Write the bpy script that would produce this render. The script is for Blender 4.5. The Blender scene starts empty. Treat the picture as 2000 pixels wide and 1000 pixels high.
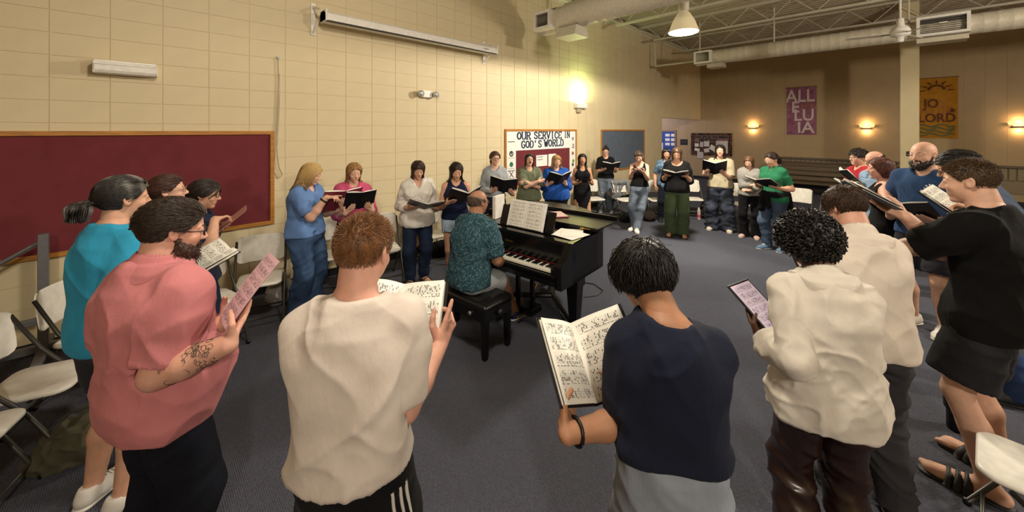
import bpy, math, random
import numpy as np
from mathutils import Matrix, Vector
random.seed(7); RNG = np.random.default_rng(7)
sc = bpy.context.scene
COL = sc.collection
# ------------------------------------------------------------ camera, world, light, exposure
C45 = math.sqrt(.5); FPX = 722.0; HC = 2.02; HZ = 255.0
cam = bpy.data.cameras.new('camera'); camo = bpy.data.objects.new('camera', cam); COL.objects.link(camo)
cam.sensor_width = 36; cam.lens = 36*FPX/2000; cam.shift_y = -(500-HZ)/2000; cam.clip_start = .05
camo.location = (0, 0, HC); camo.rotation_euler = (math.radians(90), 0, math.radians(-45))
sc.camera = camo
sc.view_settings.view_transform = 'Standard'; sc.view_settings.look = 'None'
sc.view_settings.gamma = 1; sc.view_settings.use_curve_mapping = False
sc.view_settings.exposure = 0.65
wd = bpy.data.worlds.new('world'); sc.world = wd; wd.use_nodes = True
wd.node_tree.nodes['Background'].inputs[0].default_value = (1, .9, .75, 1)
wd.node_tree.nodes['Background'].inputs[1].default_value = .02
def light(name, loc, power, color=(1, .85, .62), size=.12, kind='POINT', **kw):
    l = bpy.data.lights.new(name, kind); l.energy = power; l.color = color
    if kind == 'AREA': l.size = size
    else: l.shadow_soft_size = size
    for k, v in kw.items(): setattr(l, k, v)
    o = bpy.data.objects.new(name, l); COL.objects.link(o); o.location = loc
    return o
LAMP = (6.42, 2.35, 3.62)
WARM = (1, .89, .735)
SPOT = dict(kind='SPOT', spot_size=math.radians(168), spot_blend=.25)
light('high_bay_glow', LAMP, 640, WARM, .2, kind='SPOT', spot_size=math.radians(180), spot_blend=.12)
light('high_bay_glow', (6.42, -4.2, 3.62), 430, WARM, .2)
light('high_bay_glow', (1.0, 1.2, 4.1), 170, WARM, .2)
light('high_bay_glow', (-1.2, -3.0, 3.75), 340, WARM, .16, **SPOT)
light('hallway_glow', (15.0, 7.6, 2.6), 60, (.86, .82, 1), .3)

# ------------------------------------------------------------ coordinates taken from the photograph
def W(px, py, D):
    a = (px-1000)/FPX
    return ((D+a*D)*C45, (D-a*D)*C45, HC-(py-HZ)/FPX*D)
def G(px, D): return W(px, HZ, D)[:2]
WY = 5.42; WX = 16.7
def on_left(px, py, off=0):
    a = (px-1000)/FPX; D = (WY-off)/(C45*(1-a)); return W(px, py, D)
def on_back(px, py, off=0):
    a = (px-1000)/FPX; D = (WX-off)/(C45*(1+a)); return W(px, py, D)
# ------------------------------------------------------------ materials
def s2l(c):
    if isinstance(c, str):
        c = c.lstrip('#'); c = [int(c[i:i+2], 16)/255 for i in (0, 2, 4)]
        return tuple(v/12.92 if v <= .04045 else ((v+.055)/1.055)**2.4 for v in c)
    return tuple(c)
_mats = {}
class NT:
    def __init__(s, name):
        s.m = bpy.data.materials.new(name); s.m.use_nodes = True; s.t = s.m.node_tree; s.n = s.t.nodes
        s.b = s.n['Principled BSDF']
    def add(s, t, **kw):
        n = s.n.new(t)
        for k, v in kw.items():
            if k.startswith('i_'): n.inputs[int(k[2:]) if k[2:].isdigit() else k[2:]].default_value = v
            else: setattr(n, k, v)
        return n
    def lk(s, a, b): s.t.links.new(a, b)
    def coord(s, scale=(1, 1, 1), out='Object'):
        tc = s.add('ShaderNodeTexCoord'); mp = s.add('ShaderNodeMapping'); mp.inputs['Scale'].default_value = scale
        s.lk(tc.outputs[out], mp.inputs[0]); return mp.outputs[0]
    def noise(s, co, scale, detail=3, rough=.5):
        n = s.add('ShaderNodeTexNoise'); n.inputs['Scale'].default_value = scale; n.inputs['Detail'].default_value = detail
        n.inputs['Roughness'].default_value = rough
        if co: s.lk(co, n.inputs['Vector'])
        return n.outputs[0]
    def ramp(s, f, stops):
        r = s.add('ShaderNodeValToRGB'); e = r.color_ramp.elements
        while len(e) < len(stops): e.new(.5)
        for q, (p, c) in zip(e, stops): q.position = p; q.color = (*s2l(c), 1) if not isinstance(c, float) else (c, c, c, 1)
        s.lk(f, r.inputs[0]); return r.outputs[0]
    def math(s, op, a, b=None, c=None):
        n = s.add('ShaderNodeMath', operation=op)
        for i, v in enumerate((a, b, c)):
            if v is None: continue
            if isinstance(v, (int, float)): n.inputs[i].default_value = v
            else: s.lk(v, n.inputs[i])
        return n.outputs[0]
    def mix(s, f, a, b):
        n = s.add('ShaderNodeMix', data_type='RGBA')
        for i, v in ((0, f), (6, a), (7, b)):
            if isinstance(v, (int, float)): n.inputs[i].default_value = v
            elif isinstance(v, (str, tuple)): n.inputs[i].default_value = (*s2l(v), 1)
            else: s.lk(v, n.inputs[i])
        return n.outputs[2]
    def bump(s, h, strength=.3, dist=.01):
        b = s.add('ShaderNodeBump'); b.inputs['Strength'].default_value = strength; b.inputs['Distance'].default_value = dist
        s.lk(h, b.inputs['Height']); s.lk(b.outputs[0], s.b.inputs['Normal'])
    def base(s, c):
        if isinstance(c, (str, tuple)): s.b.inputs['Base Color'].default_value = (*s2l(c), 1)
        else: s.lk(c, s.b.inputs['Base Color'])
    def set(s, **kw):
        for k, v in kw.items(): s.b.inputs[k.replace('_', ' ')].default_value = v
def shade(c, f): return tuple(min(1, v*f) for v in s2l(c))
def M(kind, col=None, *a):
    key = (kind, col) + a
    if key in _mats: return _mats[key]
    t = NT(kind)
    if kind == 'plain':
        co = t.coord(); n = t.noise(co, 22, 3)
        t.base(t.mix(t.ramp(n, [(.35, 0.0), (.65, 1.0)]), shade(col, .93), shade(col, 1.05)))
        t.set(Roughness=a[0] if a else .5, Metallic=a[1] if len(a) > 1 else 0)
        t.bump(n, .05, .004)
    elif kind == 'fabric':
        co = t.coord(); n = t.noise(co, 7, 3); w = t.noise(co, 420, 1); f = t.noise(t.coord((1, 1, .45)), 13, 4, .55)
        t.base(t.mix(t.ramp(n, [(.3, 0.0), (.7, 1.0)]), shade(col, .9), shade(col, 1.08)))
        t.set(Roughness=.92, Specular_IOR_Level=.15)
        t.b.inputs['Sheen Weight'].default_value = .03; t.b.inputs['Sheen Roughness'].default_value = .5
        amp = a[0] if a else 1.0
        t.bump(t.math('ADD', t.math('MULTIPLY', w, .06), t.math('MULTIPLY', f, 1.0)), .55*amp, .012)
    elif kind == 'denim':
        co = t.coord(); n = t.noise(t.coord((1, 1, .6)), 5.5, 4); w = t.noise(t.coord((1, 1, .2)), 260, 2); f = t.noise(t.coord((1, 1, .7)), 14, 3)
        c = t.mix(t.ramp(n, [(.38, 0.0), (.66, 1.0)]), shade(col, .7), shade(col, 1.35))
        t.base(t.mix(t.math('MULTIPLY', w, .5), c, shade(col, .6))); t.set(Roughness=.9, Specular_IOR_Level=.15)
        t.bump(t.math('ADD', t.math('MULTIPLY', w, .1), f), .6, .012)
    elif kind == 'skin':
        co = t.coord(); n = t.noise(co, 26, 4); n2 = t.noise(co, 420, 2)
        t.base(t.mix(t.ramp(n, [(.35, 0.0), (.68, 1.0)]), shade(col, .9), t.mix(.5, shade(col, 1.05), (min(1, s2l(col)[0]*1.07), s2l(col)[1]*.94, s2l(col)[2]*.92))))
        t.set(Roughness=.52, Specular_IOR_Level=.35); t.bump(n2, .12, .0015)
    elif kind == 'hair':
        co = t.coord((1, 1, .35)); n = t.noise(co, 55, 3); n2 = t.noise(t.coord((1, 1, .5)), 9, 2)
        c2 = a[0] if a else None
        c = t.mix(t.ramp(n, [(.35, 0.0), (.7, 1.0)]), shade(col, .55), shade(col, 1.35))
        if c2: c = t.mix(t.ramp(n2, [(.47, 0.0), (.6, 1.0)]), c, c2)
        t.base(c); t.set(Roughness=.5, Specular_IOR_Level=.45); t.bump(n, .35, .004)
    elif kind == 'ombre':      # dark roots turning blonde along the length
        co = t.add('ShaderNodeTexCoord').outputs['Object']; sx = t.add('ShaderNodeSeparateXYZ'); t.lk(co, sx.inputs[0])
        n = t.noise(t.coord((1, 1, .35)), 60, 3)
        z = t.math('ADD', sx.outputs[2], t.math('MULTIPLY', n, .08))
        f = t.math('DIVIDE', t.math('SUBTRACT', z, a[1]-.09), .15)
        c = t.mix(t.ramp(f, [(0, 0.0), (1, 1.0)]), a[0], col)
        t.base(t.mix(t.math('MULTIPLY', n, .7), c, shade(col, .5))); t.set(Roughness=.48); t.bump(n, .35, .004)
    elif kind == 'glow':
        t.base(col); t.b.inputs['Emission Color'].default_value = (*s2l(col), 1); t.b.inputs['Emission Strength'].default_value = a[0]
    elif kind == 'music':      # printed staves and note heads, flat print on paper; a = (systems, voices pattern seed)
        uv = t.add('ShaderNodeTexCoord').outputs['UV']; sx = t.add('ShaderNodeSeparateXYZ'); t.lk(uv, sx.inputs[0])
        u, v = sx.outputs[0], sx.outputs[1]; ns = a[0]
        f = t.math('FRACT', t.math('MULTIPLY', v, ns))
        inst = t.math('MULTIPLY', t.math('GREATER_THAN', f, .22), t.math('LESS_THAN', f, .66))
        ln = t.math('LESS_THAN', t.math('FRACT', t.math('MULTIPLY', t.math('SUBTRACT', f, .22), 1/.1)), .2)
        ln = t.math('MULTIPLY', ln, inst)
        cx = t.add('ShaderNodeCombineXYZ'); t.lk(t.math('FLOOR', t.math('MULTIPLY', u, 30)), cx.inputs[0]); t.lk(t.math('FLOOR', t.math('MULTIPLY', v, ns*9)), cx.inputs[1]); cx.inputs[2].default_value = a[1]
        wn = t.add('ShaderNodeTexWhiteNoise'); t.lk(cx.outputs[0], wn.inputs[0])
        note = t.math('MULTIPLY', t.math('GREATER_THAN', wn.outputs[0], .72), t.math('MULTIPLY', t.math('GREATER_THAN', f, .1), t.math('LESS_THAN', f, .8)))
        fu = t.math('FRACT', t.math('MULTIPLY', u, 30)); note = t.math('MULTIPLY', note, t.math('LESS_THAN', t.math('ABSOLUTE', t.math('SUBTRACT', fu, .45)), .3))
        bar = t.math('MULTIPLY', t.math('LESS_THAN', t.math('FRACT', t.math('MULTIPLY', u, 4.3)), .03), inst)
        cx2 = t.add('ShaderNodeCombineXYZ'); t.lk(t.math('FLOOR', t.math('MULTIPLY', u, 55)), cx2.inputs[0]); t.lk(t.math('FLOOR', t.math('MULTIPLY', v, ns)), cx2.inputs[1]); cx2.inputs[2].default_value = a[1]+3
        w2 = t.add('ShaderNodeTexWhiteNoise'); t.lk(cx2.outputs[0], w2.inputs[0])
        txt = t.math('MULTIPLY', t.math('GREATER_THAN', w2.outputs[0], .35), t.math('MULTIPLY', t.math('GREATER_THAN', f, .03), t.math('LESS_THAN', f, .09)))
        ink = t.math('MAXIMUM', t.math('MAXIMUM', t.math('MULTIPLY', ln, .7), note), t.math('MAXIMUM', bar, t.math('MULTIPLY', txt, .8)))
        ins = t.math('MULTIPLY', t.math('MULTIPLY', t.math('GREATER_THAN', u, .08), t.math('LESS_THAN', u, .93)), t.math('MULTIPLY', t.math('GREATER_THAN', v, .05), t.math('LESS_THAN', v, .94)))
        c = t.mix(t.math('MULTIPLY', t.math('MULTIPLY', ink, ins), .85), col, '#15151a')
        t.base(c); t.set(Roughness=.7, Specular_IOR_Level=.2)
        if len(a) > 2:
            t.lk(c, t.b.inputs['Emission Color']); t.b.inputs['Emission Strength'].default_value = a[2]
    elif kind == 'wood':
        co = t.coord((1, 8, 8) if not a else a[0]); n = t.noise(co, 5, 5, .6)
        t.base(t.mix(t.ramp(n, [(.35, 0.0), (.65, 1.0)]), shade(col, .72), shade(col, 1.15))); t.set(Roughness=.42); t.bump(n, .08, .003)
    elif kind == 'paint':
        co = t.coord(); n = t.noise(co, 3, 4); n2 = t.noise(co, 160, 3)
        t.base(t.mix(t.ramp(n, [(.3, 0.0), (.7, 1.0)]), shade(col, .95), shade(col, 1.03))); t.set(Roughness=.55, Specular_IOR_Level=.3)
        t.bump(n2, .35, .002)
    elif kind == 'carpet':
        co = t.coord(); n = t.noise(co, 1.1, 4); tw = t.add('ShaderNodeTexVoronoi'); tw.inputs['Scale'].default_value = 120; t.lk(co, tw.inputs['Vector'])
        wv = t.add('ShaderNodeTexWave'); wv.inputs['Scale'].default_value = 32; wv.inputs['Distortion'].default_value = 1.2; wv.inputs['Detail Scale'].default_value = 6; t.lk(co, wv.inputs['Vector'])
        f = t.math('ADD', t.math('MULTIPLY', tw.outputs['Distance'], .9), t.math('MULTIPLY', wv.outputs['Fac'], .55))
        fl = t.noise(co, 260, 1)
        c = t.mix(t.ramp(f, [(.1, 0.0), (1.0, 1.0)]), shade(col, .6), shade(col, 1.35))
        c = t.mix(t.ramp(fl, [(.62, 0.0), (.7, 1.0)]), c, shade(col, 1.9))
        t.base(t.mix(t.math('MULTIPLY', n, .35), c, shade(col, .75))); t.set(Roughness=.95, Specular_IOR_Level=.1); t.bump(f, .7, .006)
    elif kind == 'batik':      # mottled dyed cloth
        co = t.coord(); n = t.noise(co, 9, 5, .7); wv = t.noise(t.coord((3, 1, 1)), 4, 3)
        t.base(t.mix(t.ramp(n, [(.38, 0.0), (.62, 1.0)]), col, a[0])); t.set(Roughness=.9); t.bump(wv, .4, .03)
    elif kind == 'speckle':    # small printed pattern on cloth
        co = t.coord(); v = t.add('ShaderNodeTexVoronoi'); v.inputs['Scale'].default_value = a[1]; t.lk(co, v.inputs['Vector'])
        n = t.noise(co, a[1]*.6, 2); f = t.noise(t.coord((1, 1, .5)), 12, 4)
        t.base(t.mix(t.ramp(t.math('MULTIPLY', v.outputs['Distance'], n), [(.1, 1.0), (.24, 0.0)]), col, a[0])); t.set(Roughness=.9, Specular_IOR_Level=.15)
        t.bump(f, .6, .012)
    _mats[key] = t.m
    return t.m
# ------------------------------------------------------------ object helpers
def tag(o, label=None, cat=None, group=None, kind=None):
    if label: o['label'] = label
    if cat: o['category'] = cat
    if group: o['group'] = group
    if kind: o['kind'] = kind
    return o
def link(name, me, mat=None, parent=None):
    o = bpy.data.objects.new(name, me); COL.objects.link(o)
    if mat and not len(me.materials): me.materials.append(mat)
    if parent: o.parent = parent
    return o
def empty(name, loc=(0, 0, 0), rz=0):
    o = bpy.data.objects.new(name, None); COL.objects.link(o); o.location = loc; o.rotation_euler = (0, 0, rz); o.empty_display_size = .05
    return o
def np_mesh(name, V, F, smooth=True, uv=None):
    """V (n,3); F list of arrays (m,3)/(m,4)"""
    me = bpy.data.meshes.new(name); V = np.asarray(V, np.float32)
    Fs = [np.asarray(f, np.int32) for f in (F if isinstance(F, list) else [F]) if len(f)]
    me.vertices.add(len(V)); me.vertices.foreach_set('co', V.ravel())
    tot = np.concatenate([np.full(len(f), f.shape[1], np.int32) for f in Fs]); idx = np.concatenate([f.ravel() for f in Fs])
    st = np.concatenate([[0], np.cumsum(tot)[:-1]]).astype(np.int32)
    me.loops.add(len(idx)); me.loops.foreach_set('vertex_index', idx)
    me.polygons.add(len(tot)); me.polygons.foreach_set('loop_start', st); me.polygons.foreach_set('loop_total', tot)
    me.polygons.foreach_set('use_smooth', np.full(len(tot), smooth))
    if uv is not None:
        l = me.uv_layers.new(name='UVMap'); l.data.foreach_set('uv', np.asarray(uv, np.float32)[idx].ravel())
    me.update(calc_edges=True); return me
class MB:
    """collects simple solids into one mesh"""
    def __init__(s): s.v = []; s.f3 = []; s.f4 = []; s.n = 0
    def add(s, V, F):
        V = np.asarray(V, float); s.v.append(V)
        for f in F:
            f = [i+s.n for i in f]
            if len(f) == 4: s.f4.append(f)
            elif len(f) == 3: s.f3.append(f)
            else:
                for i in range(1, len(f)-1): s.f3.append([f[0], f[i], f[i+1]])
        s.n += len(V); return s
    def box(s, lo, hi, R=None, c=(0, 0, 0), bev=0):
        lo = np.array(lo, float); hi = np.array(hi, float)
        if bev > 0:
            vs = []; m = (lo+hi)/2; h = (hi-lo)/2; b = min(bev, h.min()*.95)
            idx = {}
            for sx in (-1, 1):
                for sy in (-1, 1):
                    for sz in (-1, 1):
                        sg = np.array([sx, sy, sz])
                        for ax in range(3):
                            e = h-b; e = e.copy(); e[ax] = h[ax]; idx[(sx, sy, sz, ax)] = len(vs); vs.append(m+sg*e)
            F = []
            for ax in range(3):
                o1, o2 = (ax+1) % 3, (ax+2) % 3
                for sg in (-1, 1):
                    def k(a, b_):
                        q = [0, 0, 0]; q[ax] = sg; q[o1] = a; q[o2] = b_; return idx[(*q, ax)]
                    f = [k(-1, -1), k(1, -1), k(1, 1), k(-1, 1)]
                    F.append(f if sg > 0 else f[::-1])
            for ax in range(3):      # edges
                o1, o2 = (ax+1) % 3, (ax+2) % 3
                for s1 in (-1, 1):
                    for s2 in (-1, 1):
                        def k(a, face):
                            q = [0, 0, 0]; q[ax] = a; q[o1] = s1; q[o2] = s2; return idx[(*q, face)]
                        f = [k(-1, o1), k(1, o1), k(1, o2), k(-1, o2)]
                        F.append(f if s1*s2 < 0 else f[::-1])
            for key in [(a, b_, c_) for a in (-1, 1) for b_ in (-1, 1) for c_ in (-1, 1)]:
                f = [idx[(*key, 0)], idx[(*key, 1)], idx[(*key, 2)]]
                F.append(f if key[0]*key[1]*key[2] > 0 else f[::-1])
            V = np.array(vs)
        else:
            V = np.array([[x, y, z] for x in (lo[0], hi[0]) for y in (lo[1], hi[1]) for z in (lo[2], hi[2])])
            F = [[0, 1, 3, 2], [4, 6, 7, 5], [0, 4, 5, 1], [2, 3, 7, 6], [0, 2, 6, 4], [1, 5, 7, 3]]
        if R is not None: V = V @ np.array(R).T
        return s.add(V+np.array(c), F)
    def tube(s, pts, r, n=8, cap=True, flat=None):
        P = np.array(pts, float); rr = np.broadcast_to(np.array(r, float), (len(P),))
        T = np.gradient(P, axis=0) if len(P) > 2 else np.repeat((P[1]-P[0])[None], 2, 0)
        T /= np.linalg.norm(T, axis=1)[:, None]+1e-12
        up = np.array([0, 0, 1.]) if abs(T[0][2]) < .9 else np.array([1., 0, 0])
        V = []
        for p, t, q in zip(P, T, rr):
            a = np.cross(t, up); a /= np.linalg.norm(a)+1e-12; b = np.cross(a, t); up = b
            for k in range(n):
                w = 2*math.pi*k/n; V.append(p+q*(a*math.cos(w)+b*math.sin(w)*(flat or 1)))
        F = []
        for i in range(len(P)-1):
            for k in range(n):
                F.append([i*n+k, (i+1)*n+k, (i+1)*n+(k+1) % n, i*n+(k+1) % n][::-1])
        if cap: F.append(list(range(n))); F.append([(len(P)-1)*n+k for k in range(n)][::-1])
        return s.add(V, [f[::-1] for f in F])
    def lathe(s, prof, n=24, c=(0, 0, 0), R=None, cap=True):
        V = []; F = []
        for r, z in prof:
            for k in range(n):
                w = 2*math.pi*k/n; V.append([r*math.cos(w), r*math.sin(w), z])
        for i in range(len(prof)-1):
            for k in range(n): F.append([i*n+k, i*n+(k+1) % n, (i+1)*n+(k+1) % n, (i+1)*n+k])
        if cap: F.append(list(range(n))[::-1]); F.append([(len(prof)-1)*n+k for k in range(n)])
        V = np.array(V)
        if R is not None: V = V @ np.array(R).T
        return s.add(V+np.array(c), F)
    def prism(s, poly, z0, z1, fn=None):
        """poly: 2-D outline extruded z0..z1; fn maps (x,y,z)->xyz"""
        n = len(poly); V = [[x, y, z0] for x, y in poly]+[[x, y, z1] for x, y in poly]
        if fn: V = [fn(*v) for v in V]
        cx = np.mean(np.array(V[:n]), axis=0); cx2 = np.mean(np.array(V[n:]), axis=0)
        V = V+[list(cx), list(cx2)]
        F = [[i, (i+1) % n, n+(i+1) % n, n+i] for i in range(n)]+[[(i+1) % n, i, 2*n] for i in range(n)]+[[n+i, n+(i+1) % n, 2*n+1] for i in range(n)]
        return s.add(V, F)
    def ellipsoid(s, c, r, n=12, m=8):
        V = []; F = []
        for i in range(m+1):
            t = math.pi*i/m
            for k in range(n):
                w = 2*math.pi*k/n; V.append([c[0]+r[0]*math.sin(t)*math.cos(w), c[1]+r[1]*math.sin(t)*math.sin(w), c[2]+r[2]*math.cos(t)])
        for i in range(m):
            for k in range(n): F.append([i*n+k, (i+1)*n+k, (i+1)*n+(k+1) % n, i*n+(k+1) % n])
        return s.add(V, F)
    def mesh(s, name, smooth=False):
        F = []
        if s.f3: F.append(np.array(s.f3))
        if s.f4: F.append(np.array(s.f4))
        return np_mesh(name, np.concatenate(s.v), F, smooth)
    def build(s, name, mat, parent=None, smooth=False):
        return link(name, s.mesh(name, smooth), mat, parent)
def smooth_by_angle(o, deg=35):
    me = o.data
    me.polygons.foreach_set('use_smooth', np.ones(len(me.polygons), bool))
    try: me.set_sharp_from_angle(angle=math.radians(deg))
    except Exception: pass
    return o
def text(name, body, size, mat, parent, loc, rot, offset=0, extrude=.0015, align='CENTER', sx=1):
    c = bpy.data.curves.new(name, 'FONT'); c.body = body; c.size = size; c.offset = offset; c.extrude = extrude; c.align_x = align; c.align_y = 'CENTER'; c.resolution_u = 3
    t = bpy.data.objects.new(name, c); COL.objects.link(t); dg = bpy.context.evaluated_depsgraph_get()
    me = bpy.data.meshes.new_from_object(t.evaluated_get(dg)); bpy.data.objects.remove(t); bpy.data.curves.remove(c); me.materials.clear()
    o = link(name, me, mat, parent); o.location = loc; o.rotation_euler = rot; o.scale = (sx, 1, 1)
    return o
# ============================================================ the setting
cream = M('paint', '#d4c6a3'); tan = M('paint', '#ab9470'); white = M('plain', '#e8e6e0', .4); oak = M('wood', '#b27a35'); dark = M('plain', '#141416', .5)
steel = M('plain', '#8b8d8f', .35, .8); offw = M('plain', '#d8d2c2', .5); charcoal = M('plain', '#34332f', .45)
def S(o): o['kind'] = 'structure'; return o
XF = 12.83; ZC = 5.25; ZL = 2.47
S(MB().box((-4, -7, -.1), (17, 9.5, 0)).build('floor', M('carpet', '#4b4d57')))
wl = S(MB().box((-4, WY+.006, 0), (XF, WY+.2, ZC)).box((XF, WY+.006, ZL), (WX, WY+.2, ZC)).build('wall_left', cream))
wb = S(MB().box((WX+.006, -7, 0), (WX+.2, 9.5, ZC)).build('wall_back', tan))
S(MB().box((-4, -7.2, 0), (17, -7, ZC)).build('wall_right', tan))
S(MB().box((-4.2, -7, 0), (-4, WY+.2, ZC)).build('wall_front', tan))
lil = M('paint', '#b9aeb0')
S(MB().box((12.4, 9.2, 0), (WX, 9.4, 2.9)).box((12.2, WY+.2, 0), (12.4, 9.4, 2.9)).build('wall_hallway', lil))
S(MB().box((12.2, WY+.2, 2.9), (WX, 9.4, 3.0)).build('ceiling_hallway', lil))
# painted blocks laid in straight stacks: pieces of the wall
BW, BH, GAP = .381, .209, .007
bm_ = MB().box((GAP/2, 0, GAP/2), (BW-GAP/2, .03, BH-GAP/2)).mesh('block')
bm_.materials.append(cream)
cells = []
for i in range(-12, 44):
    for j in range(26):
        x = .154+i*BW; z = j*BH
        if x < -4 or x+BW > WX or z+BH > ZC+.02: continue
        if x+BW > XF-.02 and z < ZL: continue
        a = (x+BW/2-WY)/(x+BW/2+WY) if True else 0
        D = WY/(C45*(1-a)); px = 1000+FPX*a; py = HZ-(z+BH/2-HC)/D*FPX
        hidden = (x < 1.0 and .85 < z < 1.85)
        inv = -40 < px < 2000 and -30 < py < 800
        cells.append((D if inv and not hidden else 50+D, x, z))
cells.sort(); joined = MB()
for n, (D, x, z) in enumerate(cells):
    if n < 300:
        o = link('block', bm_, None, wl); o.location = (x, WY, z)
    else: joined.box((x+GAP/2, WY, z+GAP/2), (x+BW-GAP/2, WY+.03, z+BH-GAP/2))
joined.build('block_courses', cream, wl)['kind'] = 'stuff'
joined = MB()
for j in range(25):
    for i in range(43):
        y = -7+i*BW; z = j*BH
        joined.box((WX, y+.0015, z+.0015), (WX+.03, y+BW-.0015, z+BH-.0015))
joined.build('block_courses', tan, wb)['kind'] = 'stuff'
S(MB().box((-4, WY-.012, 0), (XF, WY, .1)).build('baseboard_left', dark))
S(MB().box((WX-.012, -7, 0), (WX, 9.2, .1)).build('baseboard_back', dark))
# corrugated roof deck, ribs running across the room
prof = []
x = -4.0
while x < 17:
    for dx, dz in ((0, 0), (.07, 0), (.1, .07), (.17, .07)): prof.append((x+dx, ZC+dz))
    x += .2
V = [[px, y, pz] for y in (-7, WY+.006) for px, pz in prof]; n = len(prof)
S(link('ceiling', np_mesh('ceiling', V, [np.array([[i, i+1, n+i+1, n+i] for i in range(n-1)])], False), M('plain', '#a79c86', .6)))
for k, xj in enumerate((4.3, 6.55, 8.8, 11.05, 13.3, 15.5)):        # bar joists
    j = S(MB().box((xj-.05, -7, ZC-.06), (xj+.05, WY-.02, ZC-.005)).build('joist_%d' % (k+1), M('plain', '#bdb7a6', .5)))
    MB().box((xj-.04, -7, ZC-.5), (xj+.04, WY-.5, ZC-.455)).build('bottom_chord', M('plain', '#bdb7a6', .5), j)
    y = WY-.3; w = MB(); q = 0
    while y > -6.6:
        w.tube([(xj, y, ZC-.05 if q % 2 == 0 else ZC-.47), (xj, y-.45, ZC-.47 if q % 2 == 0 else ZC-.05)], .011, 6); y -= .45; q += 1
    w.build('web_bars', M('plain', '#bdb7a6', .5), j)['kind'] = 'stuff'
S(MB().box((-4, WY-.09, ZC-.13), (WX, WY-.002, ZC-.09)).box((-4, WY-.02, ZC-.2), (WX, WY-.002, ZC-.13)).build('trim_1', M('plain', '#cfcab4', .5)))
# steel column in front of the back wall
cx, cy = G(1776, 9.3)
colm = S(MB().box((cx-.16, cy-.165, 0), (cx+.16, cy+.165, ZC-.01), bev=.01).build('pillar_1', M('paint', '#cdbf9a')))
sg = tag(MB().box((cx-.175, cy-.13, 0), (cx-.162, cy+.06, .12)).build('pillar_sign', dark), 'small black sign fixed to the cream pillar', 'sign')
sg.location = (0, 0, 1.38)
for k in range(2): MB().box((cx-.1765, cy-.10+.0*k, .035+.035*k), (cx-.175, cy+.03-.03*k, .045+.035*k)).build('lettering', offw, sg)
# pews and panel along the back wall
pew_w = M('wood', '#5a4a33', (8, 1, 8)); pan = M('wood', '#8a7a5c', (1, 8, 8))
p = empty('wall_panel', (WX-.06, 0, 0)); tag(p, 'slatted grey brown wooden panel with a ledge along the back wall', 'panel')
MB().box((-.1, -6.9, 1.0), (0.05, 3.0, 1.06)).build('ledge', pew_w, p)
MB().box((.02, -6.9, .3), (.055, 3.0, 1.0)).build('backing', pan, p)
sl = MB().box((-.02, 0, .66), (.02, .12, .99), bev=.008).mesh('slat'); sl.materials.append(pan)
for k in range(70): o = link('slat', sl, None, p); o.location = (0, 2.9-k*.14, 0)
def pew(x, y0, y1, label):
    p = empty('pew', (x, y1, 0)); tag(p, label, 'pew', 'pews stored along the back wall')
    L = y0-y1
    MB().box((.2, 0, .42), (.62, L, .47), bev=.01).build('seat', pew_w, p)
    for k in range(3): MB().box((.60+.03*k, 0, .5+.15*k), (.64+.03*k, L, .62+.15*k), bev=.01).build('back_slat', pew_w, p)
    MB().box((.64, 0, .92), (.74, L, .96), bev=.01).build('back_rail', pew_w, p)
    for y in (0, L-.05):
        MB().prism([(.15, 0), (.72, 0), (.74, .94), (.62, .94), (.55, .62), (.15, .6)], y, y+.05, lambda a, b, c: (a, c, b)).build('end_panel', pew_w, p)
pew(15.2, 2.7, -.9, 'dark wooden pew nearest the back wall panel')
pew(13.75, 2.3, -1.1, 'front dark wooden pew behind the white folding chair')
hb = MB().box((0, -2.6, 0), (.5, 1.6, .62), bev=.01).build('storage_box', M('paint', '#a5947a')); hb.location = (13.4, -4.2, 0)
tag(hb, 'long beige cabinet standing right of the pillar', 'cabinet'); MB().box((-.03, -2.65, .62), (.52, 1.65, .66)).build('top', M('wood', '#8a7a5c'), hb)
# ------------------------------------------------------------ ceiling services
ductm = M('plain', '#cfc8b6', .45)
def duct(name, end, x0, z0, y0, y1, r, label):
    d = empty(name, (x0, y0, z0)); tag(d, label, 'duct', 'air ducts')
    n = 28; V = []; F = []; ys = []; y = 0.0
    while y > y1-y0:
        ys += [(y, r), (y-.14, r), (y-.15, r+.003), (y-.165, r+.003)]; y -= .175
    for yy, rr in ys:
        for k in range(n): V.append((rr*math.cos(2*math.pi*k/n), yy, rr*math.sin(2*math.pi*k/n)))
    F = [[i*n+k, (i+1)*n+k, (i+1)*n+(k+1) % n, i*n+(k+1) % n] for i in range(len(ys)-1) for k in range(n)]
    link('pipe', np_mesh('pipe', V, [np.array(F)]), ductm, d)
    V2 = MB().tube([(0, .42, 0), (0, 0.02, 0)], [r*1.06, r*1.04], 28); V2.build('end_cap', ductm, d, True)
    return d
def grille(d, cx, cy, cz, w, h, n=9):
    """square louvred outlet on the side of the duct facing -X"""
    g = MB().box((cx-.1, cy-w/2-.05, cz-h/2-.05), (cx+.12, cy-w/2, cz+h/2+.05)).box((cx-.1, cy+w/2, cz-h/2-.05), (cx+.12, cy+w/2+.05, cz+h/2+.05)).box((cx-.1, cy-w/2, cz+h/2), (cx+.12, cy+w/2, cz+h/2+.05)).box((cx-.1, cy-w/2, cz-h/2-.05), (cx+.12, cy+w/2, cz-h/2)).build('grille_frame', white, d)
    MB().box((cx+.02, cy-w/2, cz-h/2), (cx+.03, cy+w/2, cz+h/2)).build('opening', dark, g)
    for k in range(n):
        z = cz-h/2+(k+.5)*h/n
        MB().box((cx-.07, cy-w/2, z-.004), (cx-.02, cy+w/2, z+.004)).build('louvre', M('plain', '#77726a', .5), g)
x0, y0, z0 = W(1093, 38, 7.05)
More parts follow.
